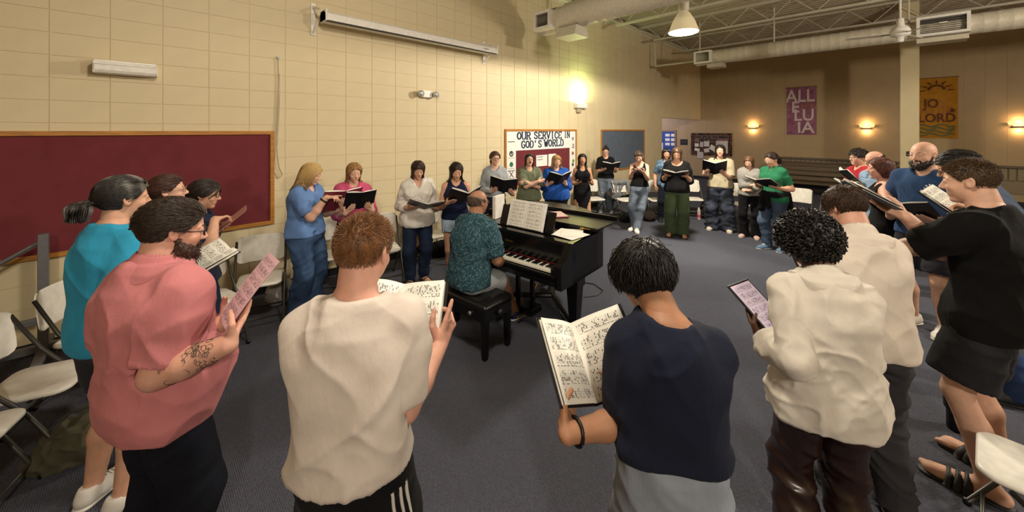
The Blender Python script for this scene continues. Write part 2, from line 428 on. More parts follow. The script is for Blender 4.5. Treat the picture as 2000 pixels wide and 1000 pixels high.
d = duct('air_duct', None, x0, z0, y0, -6.9, .225, 'large round white air duct above the bulletin boards, nearer one')
grille(d, -.2, .2, -.03, .3, .24)
MB().prism([(-.16, -.22), (.16, -.22), (.22, -.4), (-.22, -.4)], -.5, -.05, lambda a, b, c: (a, c, b)).build('lower_outlet', ductm, d)
for yy in (.2, -3.5): MB().tube([(0, yy, .2), (0, yy, ZC-z0)], .012, 6).build('hanger', ductm, d)
x1, y1, z1 = W(1392, 112, 10.75)
d = duct('air_duct', None, x1, z1, y1, -6.9, .2, 'large round white air duct in front of the back wall, farther one')
grille(d, -.18, .2, 0, .36, .26, 7); MB().prism([(-.16, -.2), (.16, -.2), (.2, -.32), (-.2, -.32)], -.3, .1, lambda a, b, c: (a, c, b)).build('lower_outlet', ductm, d)
MB().tube([(0, .4, -.05), (0, 1.7, -.05)], .03, 8).build('stub_pipe', ductm, d)
MB().tube([(0, 1.7, -.05), (0, 1.72, .7)], .02, 8).build('riser', ductm, d)
for px in (1362, 1512, 1775):
    yy = x1*(1-(px-1000)/FPX)/(1+(px-1000)/FPX)-y1
    MB().tube([(0, min(yy, .35), .19), (0, min(yy, .35), ZC-z1)], .018, 8).build('hanger', ductm, d)
yy = x1*(1-.152-1)/(1)  # second outlet right of the pillar
a = (1838-1000)/FPX; yy = x1*(1-a)/(1+a)-y1
grille(d, -.2, yy, .02, .62, .3, 8)
MB().prism([(-.16, -.2), (.16, -.2), (.2, -.3), (-.2, -.3)], yy-.35, yy+.35, lambda a, b, c: (a, c, b)).build('lower_outlet', ductm, d)
# the lit high bay lamp
lamp = empty('high_bay_lamp', (LAMP[0], LAMP[1], LAMP[2])); tag(lamp, 'lit bell shaped high bay lamp hanging from the roof', 'lamp')
glow = M('glow', '#fff4d8', 40.0)
pr = [(.235, .05), (.225, .09), (.17, .24), (.1, .36), (.06, .4)]
MB().lathe(pr+[(.055, .4), (.095, .355), (.165, .235), (.22, .09), (.229, .05)], 32, cap=False).build('shade', M('glow', '#cfc09a', .22), lamp, True)
MB().lathe([(.228, .06), (.228, .045), (.19, .03), (.1, .021), (.001, .019)], 32).build('lens', glow, lamp, True)
MB().lathe([(.06, .4), (.085, .42), (.085, .56), (.05, .6)], 16).build('ballast_housing', offw, lamp, True)
MB().tube([(0, 0, .6), (0, 0, ZC-LAMP[2])], .012, 8).build('stem', offw, lamp)
# ceiling fan seen almost edge on
fx, fy, fz = W(1758, 66, 6.6)
fan = empty('ceiling_fan', (fx, fy, fz)); tag(fan, 'white ceiling fan on a long downrod in front of the pillar', 'fan')
MB().tube([(0, 0, .2), (0, 0, ZC-fz)], .018, 10).build('downrod', white, fan, True)
MB().lathe([(.03, .28), (.05, .26), (.06, .14), (.11, .1), (.135, .05), (.135, -.02), (.1, -.05), (.05, -.06), (.05, -.13), (.035, -.15)], 24).build('motor_housing', white, fan, True)
for k in range(3):
    w = math.radians(100+120*k); R = np.array([[math.cos(w), -math.sin(w), 0], [math.sin(w), math.cos(w), 0], [0, 0, 1]]) @ np.array([[1, 0, 0], [0, .985, -.17], [0, .17, .985]])
    b = MB().box((.2, -.06, -.004), (.72, .06, .004), R=R).build('blade', M('plain', '#d9d4c6', .35), fan)
    MB().box((.1, -.02, -.006), (.24, .02, .006), R=R).build('blade_iron', steel, b)
# wall sconces along the back wall
def sconce(px, py):
    x, y, z = on_back(px, py)
    s_ = empty('wall_sconce', (WX, y, z)); tag(s_, None, 'lamp', 'glowing sconces on the back wall')
    n = 12; V = []; F = []
    for zz, r in ((.055, .19), (-.02, .16)):
        for k in range(n+1):
            w = math.pi*k/n; V.append((-r*.6*math.sin(w), r*math.cos(w), zz))
    for k in range(n): F.append([k, k+1, n+2+k, n+1+k])
    link('shade', np_mesh('shade', V, [np.array(F)]), M('glow', '#e8b070', 1.6), s_)
    MB().box((-.09, -.12, -.06), (0, .12, -.045)).box((-.1, -.13, -.10), (0, .13, -.085)).build('fin', M('plain', '#6a4a28', .5), s_)
    MB().box((-.03, -.1, -.1), (0, .1, .03)).build('back_plate', offw, s_)
    light('sconce_glow', (WX-.11, y, z+.07), 5.5, (1, .62, .28), .05); light('sconce_glow', (WX-.09, y, z-.16), 4.5, (1, .62, .28), .05)
    return s_
for (px, py), lab in zip(((1471, 247), (1693, 247), (1990, 243)), ('glowing half round wall sconce left of the purple banner', 'glowing half round wall sconce between the purple banner and the pillar', 'glowing half round wall sconce right of the orange banner')):
    sconce(px, py)['label'] = lab
# ------------------------------------------------------------ things on the left wall
def rot_left(o, x, z, off=0): o.location = (x, WY-off, z); return o
def board(name, label, cat, pxl, pxr, z0, z1, felt, fr=.045, xl=None):
    x0 = on_left(pxl, HZ)[0] if xl is None else xl; x1 = on_left(pxr, HZ)[0]
    b = empty(name, ((x0+x1)/2, WY, z0)); tag(b, label, cat); w = (x1-x0)/2; h = z1-z0
    MB().box((-w+.01, -.012, .01), (w-.01, -.001, h-.01)).build('panel', felt, b)
    for lo, hi in (((-w, -.03, 0), (w, -.001, fr)), ((-w, -.03, h-fr), (w, -.001, h)), ((-w, -.03, fr), (-w+fr, -.001, h-fr)), ((w-fr, -.03, fr), (w, -.001, h-fr))):
        MB().box(lo, hi, bev=.004).build('frame_rail', oak, b)
    return b, w, h
board('bulletin_board', 'huge empty maroon bulletin board in an oak frame', 'board', 0, 535, .85, 2.015, M('fabric', '#6c3036', .25), xl=-2.5)
bd, bw, bh = board('bulletin_board', 'bulletin board with white banner headed OUR SERVICE', 'board', 985, 1125, .82, 2.05, M('fabric', '#6c3036', .25))
board('bulletin_board', 'empty blue grey bulletin board in a thin oak frame', 'board', 1173, 1258, .87, 2.05, M('fabric', '#5f6a7a', .25))
paper = M('plain', '#e9e7e2', .6); ink = M('plain', '#1d2b4a', .6); inkb = M('plain', '#151515', .6); grn = M('plain', '#2f6b4a', .6); sky = M('plain', '#9bb7d8', .6)
def sheet(x0, x1, z0, z1, name='paper', mat=None, y=-.016, par=None):
    return MB().box((x0, y, z0), (x1, y+.003, z1)).build(name, mat or paper, par or bd)
W2 = bw-.05
sheet(-W2, -W2+.27, .06, bh-.05, 'white_strip'); sheet(W2-.24, W2, .06, bh-.05, 'white_strip'); ban = sheet(-W2+.27, W2-.22, bh-.45, bh-.05, 'banner', y=-.019); sheet(-.28, .1, .4, .65, 'paper'); sheet(.14, .42, .38, .66, 'paper')
# hand cut slab-serif lettering made of strokes on a 4 x 6 grid
LT = {'O': ['a2,3,1.75,2.75'], 'U': ['0.3,6 0.3,1.6 0.9,.3 2,.1 3.1,.3 3.7,1.6 3.7,6', 'S0.3,6', 'S3.7,6'], 'R': ['.5,0 .5,6', '.5,5.9 2.6,5.9 3.5,5.2 3.5,3.9 2.6,3.1 .5,3.1', '2,3.1 3.6,0', 'S.5,0', 'S3.6,0'],
      'S': ['3.5,4.7 3,5.7 2,5.95 .9,5.6 .5,4.6 1,3.5 3,2.6 3.6,1.5 3,.4 2,.05 .8,.4 .4,1.5'], 'E': ['.5,0 .5,6', '.5,5.9 3.5,5.9', '.5,3.05 2.7,3.05', '.5,.1 3.5,.1', 'V3.5,5.6', 'V3.5,.4'], 'V': ['.2,6 2,0 3.8,6', 'S.2,6', 'S3.8,6'],
      'I': ['2,0 2,6', 'S2,0', 'S2,6'], 'C': ['3.6,4.6 3,5.7 2,5.95 .9,5.3 .4,4 .4,2 .9,.7 2,.05 3,.3 3.6,1.4'], 'N': ['.4,0 .4,6', '.4,6 3.6,0', '3.6,0 3.6,6', 'S.4,0', 'S3.6,6'],
      'G': ['3.6,4.6 3,5.7 2,5.95 .9,5.3 .4,4 .4,2 .9,.7 2,.05 3,.3 3.6,1.2 3.6,2.6', '2.3,2.7 3.9,2.7'], 'D': ['.5,0 .5,6', '.4,5.9 2.2,5.9 3.3,5.1 3.7,3 3.3,.9 2.2,.1 .4,.1'], "'": ['1.5,6 1.2,4.3'], 'W': ['0,6 1.1,0 2,4.5 2.9,0 4,6', 'S0,6', 'S4,6'], 'L': ['.5,0 .5,6', '.5,.1 3.5,.1', 'S.5,6', 'V3.5,.5']}
def stroke_text(word, x, z, w, h, mat, par, y, th=.2):
    """writes a word in the X-Z plane of par, each letter a part"""
    n = len(word); adv = w/n
    for i, ch in enumerate(word):
        if ch == ' ': continue
        m = MB(); sx = adv*.84/4; sz = h/6; ox = x+i*adv
        def ribbon(P, t0):
            P = [np.array(p_) for p_ in P]
            for a_, b_ in zip(P[:-1], P[1:]):
                dv = b_-a_; L = np.linalg.norm(dv)
                if L < 1e-6: continue
                nrm = np.array([-dv[1], dv[0]])/L*t0*(.6+.5*abs(dv[1])/L); e = dv/L*t0*.35
                q = [a_-nrm-e, b_-nrm+e, b_+nrm+e, a_+nrm-e]
                m.add([[p_[0], y, p_[1]] for p_ in q]+[[p_[0], y+.002, p_[1]] for p_ in q], [[0, 1, 2, 3], [4, 7, 6, 5], [0, 4, 5, 1], [1, 5, 6, 2], [2, 6, 7, 3], [3, 7, 4, 0]])
        for sp in LT[ch]:
            if sp[0] == 'a':
                c0, c1, rx, rz = map(float, sp[1:].split(',')); P = [(c0+rx*math.cos(t), c1+rz*math.sin(t)) for t in np.linspace(0, 2*math.pi, 17)]
            elif sp[0] == 'S':
                a_, b_ = map(float, sp[1:].split(',')); P = [(a_-.75, b_), (a_+.75, b_)]
            elif sp[0] == 'V':
                a_, b_ = map(float, sp[1:].split(',')); P = [(a_, b_-.7), (a_, b_+.7)]
            else: P = [tuple(map(float, q.split(','))) for q in sp.split()]
            ribbon([(ox+a_*sx, z+b_*sz) for a_, b_ in P], th*adv*.55)
        m.build('letter', mat, par)
for dy, mt, off in ((.0, sky, .006), (-.0025, ink, 0)):
    X0 = -W2+.3; SP = 2*W2-.55
    for wd_, x_, z_, w_ in (('OUR', X0, bh-.215, SP*.24), ('SERVICE', X0+SP*.29, bh-.21, SP*.55), ('IN', X0+SP*.88, bh-.2, SP*.13), ("GOD'S", X0+SP*.07, bh-.4, SP*.37), ('WORLD', X0+SP*.48, bh-.39, SP*.4)):
        stroke_text(wd_, x_+off, z_-off, w_, .15, mt, ban, -.0215+dy)
for k, (z_, mt) in enumerate(((.9, inkb), (.72, inkb), (.5, grn), (.3, inkb), (.12, inkb))):
    cxx = -W2+.135
    if k in (0, 3):
        MB().box((cxx-.1, -.018, z_+.06), (cxx+.1, -.0155, z_+.075)).build('lettering', mt, bd)
    if k == 3: MB().tube([(cxx-.05, -.018, z_-.06), (cxx+.05, -.018, z_+.05)], .008, 5).tube([(cxx+.05, -.018, z_-.06), (cxx-.05, -.018, z_+.05)], .008, 5).build('cross_emblem', mt, bd)
    elif k == 2: MB().lathe([(.001, 0), (.055, 0), (.055, .003), (.001, .003)], 8, c=(cxx, -.016, z_), R=((1, 0, 0), (0, 0, -1), (0, 1, 0))).build('green_emblem', mt, bd)
    elif k: MB().lathe([(.035, 0), (.06, 0), (.06, .003), (.035, .003)], 16, c=(cxx, -.016, z_), R=((1, 0, 0), (0, 0, -1), (0, 1, 0)), cap=False).ellipsoid((cxx, -.016, z_+.01), (.02, .003, .03)).build('round_emblem', mt, bd)
    if k: MB().box((cxx-.09, -.018, z_-.09), (cxx+.09, -.0155, z_-.083)).build('lettering', mt, bd)
for k, (z_, mt) in enumerate(((1.0, M('plain', '#8d95a5', .6)), (.82, inkb), (.64, M('plain', '#8c6a50', .6)), (.45, M('plain', '#5c9a30', .6)), (.36, M('plain', '#555a60', .6)))):
    cxx = W2-.11+.02*(k % 2)
    if k == 1:
        for q in range(3): MB().box((cxx-.05+.01*q, -.018, z_-.05+.04*q), (cxx+.04, -.0155, z_-.03+.04*q)).build('lettering', mt, bd)
    else: MB().lathe([(.001, 0), (.045, 0), (.045, .003), (.001, .003)], 16, c=(cxx, -.016, z_), R=((1, 0, 0), (0, 0, -1), (0, 1, 0))).build('round_emblem', mt, bd)
for pz in (.6, .54): MB().box((-.25, -.0175, pz), (-.06, -.0158, pz+.02)).build('lettering', M('plain', '#888888', .6), bd)
# projector screen case on wall brackets
xa = on_left(632, 45, .26)[0]; xb = on_left(968, 98, .26)[0]; zs = 3.46
ps = empty('projector_screen', ((xa+xb)/2, WY-.004, zs)); tag(ps, 'long white rolled projector screen case on wall brackets', 'projector screen'); hw = (xb-xa)/2
pp = [(-.33, .0), (-.32, .09), (-.26, .13), (-.16, .13), (-.12, .09), (-.12, .0)]
MB().prism(pp, -hw, hw, lambda a, b, c: (c, a, b)).build('case', white, ps)
MB().box((-hw+.02, -.31, -.012), (hw-.02, -.27, 0)).build('slot', dark, ps)
for s in (-1, 1):
    MB().box((s*hw-.012*s-.012, -.335, -.01), (s*hw-.012*s+.012, -.11, .14), bev=.005).build('end_cap', white, ps)
    xx = s*(hw-.08)+(-.13 if s < 0 else 0)
    br = MB().box((xx-.03, -.015, -.16), (xx+.03, 0, .27), bev=.004).build('bracket', white, ps)
    MB().prism([(-.3, .14), (0, .24), (0, .2), (-.28, .12)], xx-.012, xx+.012, lambda a, b, c: (c, a, b)).build('bracket_arm', white, br)
    MB().prism([(-.2, 0), (-.17, 0), (0, -.13), (0, -.16)], xx-.012, xx+.012, lambda a, b, c: (c, a, b)).build('bracket_brace', white, br)
MB().box((hw-.35, -.334, .035), (hw-.24, -.3315, .05)).build('label_plate', M('plain', '#777777', .5), ps)
# fluorescent wall fixtures
def fixture(px, py, label, lit=False):
    x, y, z = on_left(px, py, .06)
    f = empty('wall_light', (x, WY, z)); tag(f, label, 'light', 'fluorescent wall fixtures')
    L = .215
    MB().prism([(-.125, -.03), (-.125, .02), (-.1, .055), (-.03, .06), (0, .06), (0, -.06), (-.07, -.065), (-.11, -.055)], -L, L, lambda a, b, c: (c, a, b)).build('housing', white, f)
    MB().box((-L, -.132, .022), (L, -.1, .03)).box((-L, -.05, .06), (L, -.03, .075)).build('lip', white, f)
    for s in (-1, 1): MB().box((s*(L+.004)-.006, -.12, -.06), (s*(L+.004)+.006, 0, .05), bev=.004).build('end_cap', offw, f)
    if lit: MB().tube([(-L+.03, -.06, .075), (L-.03, -.06, .075)], .014, 8).build('tube_lamp', M('glow', '#e4f0b0', 5.0), f)
    return x, y, z
fixture(247, 135, 'unlit white fluorescent wall fixture above the maroon board')
x, y, z = fixture(1134, 207, 'lit wall fixture throwing pale green light up the wall', True)
light('wall_fixture_glow', (x, WY-.2, z+.13), 18, (.82, 1, .42), .2, 'AREA', shape='RECTANGLE', size_y=.07).rotation_euler = (math.radians(180-18), 0, 0)
jb = MB().box((-.08, -.07, 0), (.08, 0, .1), bev=.006).build('junction_box', M('plain', '#a49a80', .5)); jb.location = (x-.05, WY, z-.17); tag(jb, 'small tan junction box under the lit wall fixture', 'electrical box')
x, y, z = on_left(830, 184)
e = empty('emergency_light', (x, WY, z)); tag(e, 'white emergency light with two round lamp heads', 'light')
MB().box((-.08, -.06, -.06), (.11, 0, .06), bev=.01).build('housing', white, e)
for sx in (-.13, .16):
    h_ = MB().lathe([(.02, 0), (.045, .02), (.058, .05), (.058, .06)], 16, c=(sx, -.05, 0), R=((1, 0, 0), (0, 0, -1), (0, 1, 0))).build('lamp_head', offw, e, True)
    MB().lathe([(.001, .062), (.05, .061), (.05, .0)], 16, c=(sx, -.05, 0), R=((1, 0, 0), (0, 0, -1), (0, 1, 0))).build('lens', M('plain', '#b9bcb8', .15, .3), h_, True)
# dangling white cable with a loop
pts = [on_left(px, py, .02) for px, py in ((543, 113), (545, 160), (542, 230), (538, 290), (536, 335), (543, 348), (552, 341), (545, 325), (541, 290), (546, 200), (545, 116))]
sp = []
for i in range(len(pts)-1):
    for t in (0, .33, .66): sp.append([pts[i][k]*(1-t)+pts[i+1][k]*t for k in range(3)])
cb = MB().tube(np.array(sp), .006, 6).build('wall_cable', M('plain', '#b9ae93', .6), None, True); tag(cb, 'thin pale cable loop hanging down beside the maroon board', 'cable')
MB().box((-.015, -.02, -.015), (.015, 0, .015)).build('hook', steel, cb).location = on_left(543, 113)
# ------------------------------------------------------------ things on the back wall
def banner(px0, px1, py0, py1, mat, label):
    x, ya, z1 = on_back(px0, py0); _, yb, _ = on_back(px1, py0); z0 = on_back((px0+px1)/2, py1)[2]; z1 = on_back((px0+px1)/2, py0)[2]
    b = empty('wall_banner', (WX, (ya+yb)/2, z0)); tag(b, label, 'banner'); w = (ya-yb)/2; h = z1-z0
    n, m = 10, 12; V = []; F = []
    for i in range(n+1):
        for j in range(m+1):
            yy = w-2*w*i/n; V.append((-.03+.012*math.sin(i*1.3+j*.35)*(1-j/m), yy, h*j/m))
    F = [[i*(m+1)+j, (i+1)*(m+1)+j, (i+1)*(m+1)+j+1, i*(m+1)+j+1] for i in range(n) for j in range(m)]
    F = [f[::-1] for f in F]
    V += [(v[0]+.004, v[1], v[2]) for v in V]; k = (n+1)*(m+1)
    F += [[q+k for q in f][::-1] for f in F]
    link('cloth', np_mesh('cloth', V, [np.array(F)]), mat, b)
    MB().tube([(-.03, w+.02, h), (-.03, -w-.02, h)], .012, 8).build('rod', M('wood', '#7a5a3a'), b)
    return b, w, h
RB = (math.radians(90), 0, math.radians(-90))
b, w, h = banner(1537, 1595, 170, 263, M('batik', '#7d4560', '#94647c'), 'purple cloth banner lettered ALLELUIA on the back wall')
lt = M('plain', '#c9b6b4', .8); gold = M('plain', '#a9743a', .7)
for body, sz, yy, zz, sx in (('ALL', .62, .04, .80, .8), ('E', .56, .2, .57, .85), ('LU', .58, -.09, .40, .85), ('IA', .56, -.14, .14, .95)):
    text('lettering', body, sz, lt, b, (-.05-.003*len(body)-.01*zz, yy*w*2, zz*h), RB, .010, .003, sx=sx)
m = MB()
for k in range(9):
    w_ = math.pi*k/8; m.tube([(-.052, -.16+.1*math.cos(w_), h*.56+.1*math.sin(w_)), (-.052, -.16+.22*math.cos(w_), h*.56+.2*math.sin(w_))], [.02, .005], 5)
m.build('sun_rays', gold, b)
b, w, h = banner(1789, 1871, 152, 270, M('batik', '#a06c12', '#b07a18'), 'orange cloth banner lettered JOY TO THE LORD behind the pillar')
br_ = M('plain', '#5a2a1a', .8); pk = M('plain', '#a4682c', .8); tl = M('plain', '#5f6a48', .8)
for body, sz, yy, zz, mt in (('JO', .36, .13, .57, br_), ('Y', .34, -.17, .56, pk), ('TO TH', .26, .05, .46, pk), ('E', .26, -.2, .45, pk), ('LORD', .36, .0, .33, br_)):
    text('lettering', body, sz, mt, b, (-.05-.002*len(body)-.01*zz, yy*w*2, zz*h), RB, .006, .003, sx=.78)
m = MB(); P = [(-.05, .16*math.cos(t), h*.79+.15*math.sin(t)) for t in np.linspace(.1, math.pi-.1, 9)]; m.tube(P, .025, 6)
for k in range(7):
    t = math.pi*k/6; m.tube([(-.05, .22*math.cos(t), h*.79+.2*math.sin(t)), (-.05, .36*math.cos(t), h*.79+.3*math.sin(t))], [.02, .006], 5)
m.build('sun', br_, b)
st = [(-.05, -.3+(.09 if k % 2 == 0 else .04)*math.sin(math.pi*k/5), h*.455+(.09 if k % 2 == 0 else .04)*math.cos(math.pi*k/5)) for k in range(10)]
MB().add(st+[(-.04, q[1], q[2]) for q in st]+[(-.052, -.3, h*.455)], [[i, (i+1) % 10, 20] for i in range(10)]+[[i, 10+i, 10+(i+1) % 10, (i+1) % 10] for i in range(10)]).build('star', br_, b)
for q in range(4):
    P = [(-.05, yy, h*(.06+.05*q)+.035*math.sin(yy*16+q)) for yy in np.linspace(-w*.86, w*.86, 40)]
    MB().tube(P, .022, 5).build('wave', tl, b)
def back_board(px0, px1, py0, py1, mat, label, name='notice_board', fr=None):
    _, ya, _ = on_back(px0, py0); _, yb, _ = on_back(px1, py0); mx = (px0+px1)/2; z1 = on_back(mx, py0)[2]; z0 = on_back(mx, py1)[2]
    b = empty(name, (WX, (ya+yb)/2, z0)); tag(b, label, 'board'); w = (ya-yb)/2; h = z1-z0
    MB().box((-.02, -w, 0), (-.001, w, h)).build('panel', mat, b)
    if fr:
        for lo, hi in (((-.035, -w, 0), (-.001, w, .07)), ((-.035, -w, h-.07), (-.001, w, h)), ((-.035, -w, .07), (-.001, -w+.07, h-.07)), ((-.035, w-.07, .07), (-.001, w, h-.07))): MB().box(lo, hi).build('frame_rail', fr, b)
    return b, w, h
b, w, h = back_board(1350, 1430, 260, 304, M('fabric', '#4c3a30', .3), 'notice board with patterned border, heading and pinned papers', fr=M('speckle', '#2a1f18', '#9a7a66', 30.0))
text('lettering', 'DISCIPLES WOMEN', .155, M('plain', '#1a1210', .7), b, (-.028, 0, h-.17), RB, .006, .003, sx=.95)
text('lettering', 'MINISTRIES', .15, M('plain', '#1a1210', .7), b, (-.028, .1, h-.3), RB, .006, .003, sx=.95)
MB().box((-.024, -w*.84, h-.38), (-.021, w*.8, h-.09)).build('heading_paper', M('plain', '#7a5a4c', .7), b)
for k, (y_, z_, a_, b_, rr) in enumerate(((.7, .42, .16, .14, 0), (.45, .45, .14, .2, .1), (.2, .5, .2, .25, 0), (-.1, .3, .24, .2, .5), (-.35, .52, .15, .2, 0), (-.62, .35, .3, .5, 0), (.68, .2, .2, .12, .2), (.52, -.05, .24, .28, 0), (.2, .18, .2, .16, -.2), (-.3, .15, .22, .1, .1))):
    R = ((1, 0, 0), (0, math.cos(rr), -math.sin(rr)), (0, math.sin(rr), math.cos(rr)))
    MB().box((-.003, -a_/2, -b_/2), (0, a_/2, b_/2), R=R, c=(-.026-.001*k, y_*w, z_*.9+.05)).build('paper', M('plain', ('#d8d0c4', '#b9b2a8', '#c9c0b4')[k % 3], .7), b)
b, w, h = back_board(1275, 1321, 254, 304, M('fabric', '#3e5796', .2), 'blue notice board seen through the hallway opening', fr=M('wood', '#8a6a4a'))
for k in range(3):
    for q in range(2): MB().box((-.026, -w*.1-q*.26-.2, h*.75-k*.2), (-.021, -w*.1-q*.26, h*.75-k*.2+.12)).build('paper', paper, b)
MB().box((-.026, w*.1, h*.1), (-.021, w*.1+.3, h*.5)).build('paper', paper, b)
b, w, h = back_board(1329, 1343, 272, 283, dark, 'small dark plaque between the two notice boards', 'wall_plaque')
MB().box((-.023, -w*.7, h*.55), (-.0205, w*.7, h*.62)).build('lettering', M('plain', '#554a40', .5), b)
# ============================================================ figures: one smooth surface per body, grown from a distance field
def smin(a, b, k):
    h = np.clip(.5+.5*(a-b)/k, 0, 1); return a*(1-h)+b*h-k*h*(1-h)
def vnoise(P, seed=0):
    i = np.floor(P).astype(np.int64); f = P-i; f = f*f*(3-2*f)
    def hsh(o):
        q = (i[..., 0]+o[0])*73856093 ^ (i[..., 1]+o[1])*19349663 ^ (i[..., 2]+o[2])*83492791 ^ (seed*2654435761 % 2**31)
        q = (q ^ (q >> 13))*1274126177 & 0x7fffffff; return ((q ^ (q >> 11)) & 0xffff)/65535.
    r = 0
    for dx in (0, 1):
        for dy in (0, 1):
            for dz in (0, 1):
                w = (f[..., 0] if dx else 1-f[..., 0])*(f[..., 1] if dy else 1-f[..., 1])*(f[..., 2] if dz else 1-f[..., 2]); r = r+w*hsh((dx, dy, dz))
    return r
class Fr:      # a local frame inside a figure: R columns = axes, s = scale
    def __init__(s, R=np.eye(3), t=(0, 0, 0), k=1.0): s.R = np.array(R, float); s.t = np.array(t, float); s.s = k
    def w(s, p): return s.t+(np.asarray(p, float)*s.s) @ s.R.T
    def l(s, P): return ((P-s.t) @ s.R)/s.s
ID = Fr()
def rotz(a): c, q = math.cos(a), math.sin(a); return np.array([[c, -q, 0], [q, c, 0], [0, 0, 1.]])
def rotx(a): c, q = math.cos(a), math.sin(a); return np.array([[1, 0, 0], [0, c, -q], [0, q, c]])
def roty(a): c, q = math.cos(a), math.sin(a); return np.array([[c, 0, q], [0, 1, 0], [-q, 0, c]])
U = lambda v: np.asarray(v, float)/(np.linalg.norm(v)+1e-12)
class Field:
    def __init__(s): s.p = []; s.ops = []
    def put(s, fn, lo, hi, k=.02, op='u'): s.p.append((fn, np.array(lo, float), np.array(hi, float), k, op)); return s
    def cone(s, a, b, ra, rb, k=.02, fr=ID, op='u', cut=None, sq=None):
        a = fr.w(a); b = fr.w(b); ra *= fr.s; rb *= fr.s; k *= fr.s; ab = b-a; L = ab@ab+1e-12; m = max(ra, rb)
        Sx = None
        if sq is not None:   # flatten: sq = (axis, factor)
            ax = U(fr.R @ np.array(sq[0], float)); fac = sq[1]
        def fn(P):
            d = P-a; t = np.clip((d@ab)/L, 0, 1); q = d-t[..., None]*ab
            if sq is not None: q = q+(q@ax)[..., None]*ax*(1/fac-1)
            r = np.sqrt((q*q).sum(-1))-(ra+(rb-ra)*t)
            if sq is not None: r = r*min(1, fac)
            for c, n in (cut or ()): r = np.maximum(r, (P-c)@n)
            return r
        return s.put(fn, np.minimum(a, b)-m, np.maximum(a, b)+m, k, op)
    def ell(s, c, r, k=.02, fr=ID, R=None, op='u'):
        c = fr.w(c); r = np.array(r, float)*fr.s; k *= fr.s; RR = fr.R if R is None else fr.R@R; m = r.min(); e = np.abs(RR)@r
        def fn(P):
            q = ((P-c)@RR)/r; n = np.sqrt((q*q).sum(-1)); g = np.sqrt(((q/r)**2).sum(-1))+1e-9
            return n*(n-1)/g
        return s.put(fn, c-e, c+e, k, op)
    def rings(s, st, k=.02, op='u', p=2.3, z0=None, z1=None, tilt=None, grow=0):
        st = np.array(sorted(st, key=lambda q: q[0])); z, cx, cy, rx, ry = st.T
        zz = np.linspace(z[0], z[-1], 90); tab = []
        for col in (cx, cy, rx, ry):   # smooth the profile
            v = np.interp(zz, z, col); kk = np.ones(9)/9; v = np.convolve(np.pad(v, 4, mode='edge'), kk, 'valid'); tab.append(v)
        za = z[0] if z0 is None else z0; zb = z[-1] if z1 is None else z1
        tx, ty = tilt or (0, 0)
        def fn(P):
            Z = P[..., 2]; a, b, c, d = (np.interp(Z, zz, v) for v in tab); c = np.maximum(c+grow, .004); d = np.maximum(d+grow, .004)
            X = np.abs(P[..., 0]-a)/c; Y = np.abs(P[..., 1]-b)/d
            q = ((X**p+Y**p)**(1/p)-1)*np.minimum(c, d)
            Zt = Z-tx*P[..., 0]-ty*P[..., 1]
            return np.maximum(np.maximum(q, za-Zt), Z-zb)
        m = max(rx.max(), ry.max())+grow; al = abs(tx)*m+abs(ty)*m
        return s.put(fn, (cx.min()-rx.max()-grow, cy.min()-ry.max()-grow, za-al), (cx.max()+rx.max()+grow, cy.max()+ry.max()+grow, zb), k, op)
    def __call__(s, P):
        F = np.full(P.shape[:-1], .3)
        for fn, lo, hi, k, op in s.p:
            d = fn(P)
            F = smin(F, d, k) if op == 'u' else -smin(-F, d, k) if op == 's' else np.maximum(F, d)
        return F
    def mesh(s, res, lo=None, hi=None):
        ad = [q for q in s.p if q[4] == 'u']
        L = np.min([q[1] for q in ad], 0)-res*2.5 if lo is None else np.array(lo); H = np.max([q[2] for q in ad], 0)+res*2.5 if hi is None else np.array(hi)
        n = np.maximum(np.ceil((H-L)/res).astype(int)+1, 3); ax = [L[i]+res*np.arange(n[i]) for i in range(3)]
        F = np.full(n, .06, np.float32)
        for fn, lo_, hi_, k, op in s.p:
            pad = k+res*3
            i0 = np.clip(np.floor((lo_-pad-L)/res).astype(int), 0, n); i1 = np.clip(np.ceil((hi_+pad-L)/res).astype(int)+1, 0, n)
            if (i1 <= i0).any(): continue
            sl = tuple(slice(a, b) for a, b in zip(i0, i1))
            P = np.stack(np.meshgrid(*[ax[i][sl[i]] for i in range(3)], indexing='ij'), -1)
            d = fn(P); G_ = F[sl]
            F[sl] = smin(G_, d, k) if op == 'u' else -smin(-G_, d, k) if op == 's' else np.maximum(G_, d)
        F[0] = F[-1] = .06; F[:, 0] = F[:, -1] = .06; F[:, :, 0] = F[:, :, -1] = .06
        return nets(F, L, res)
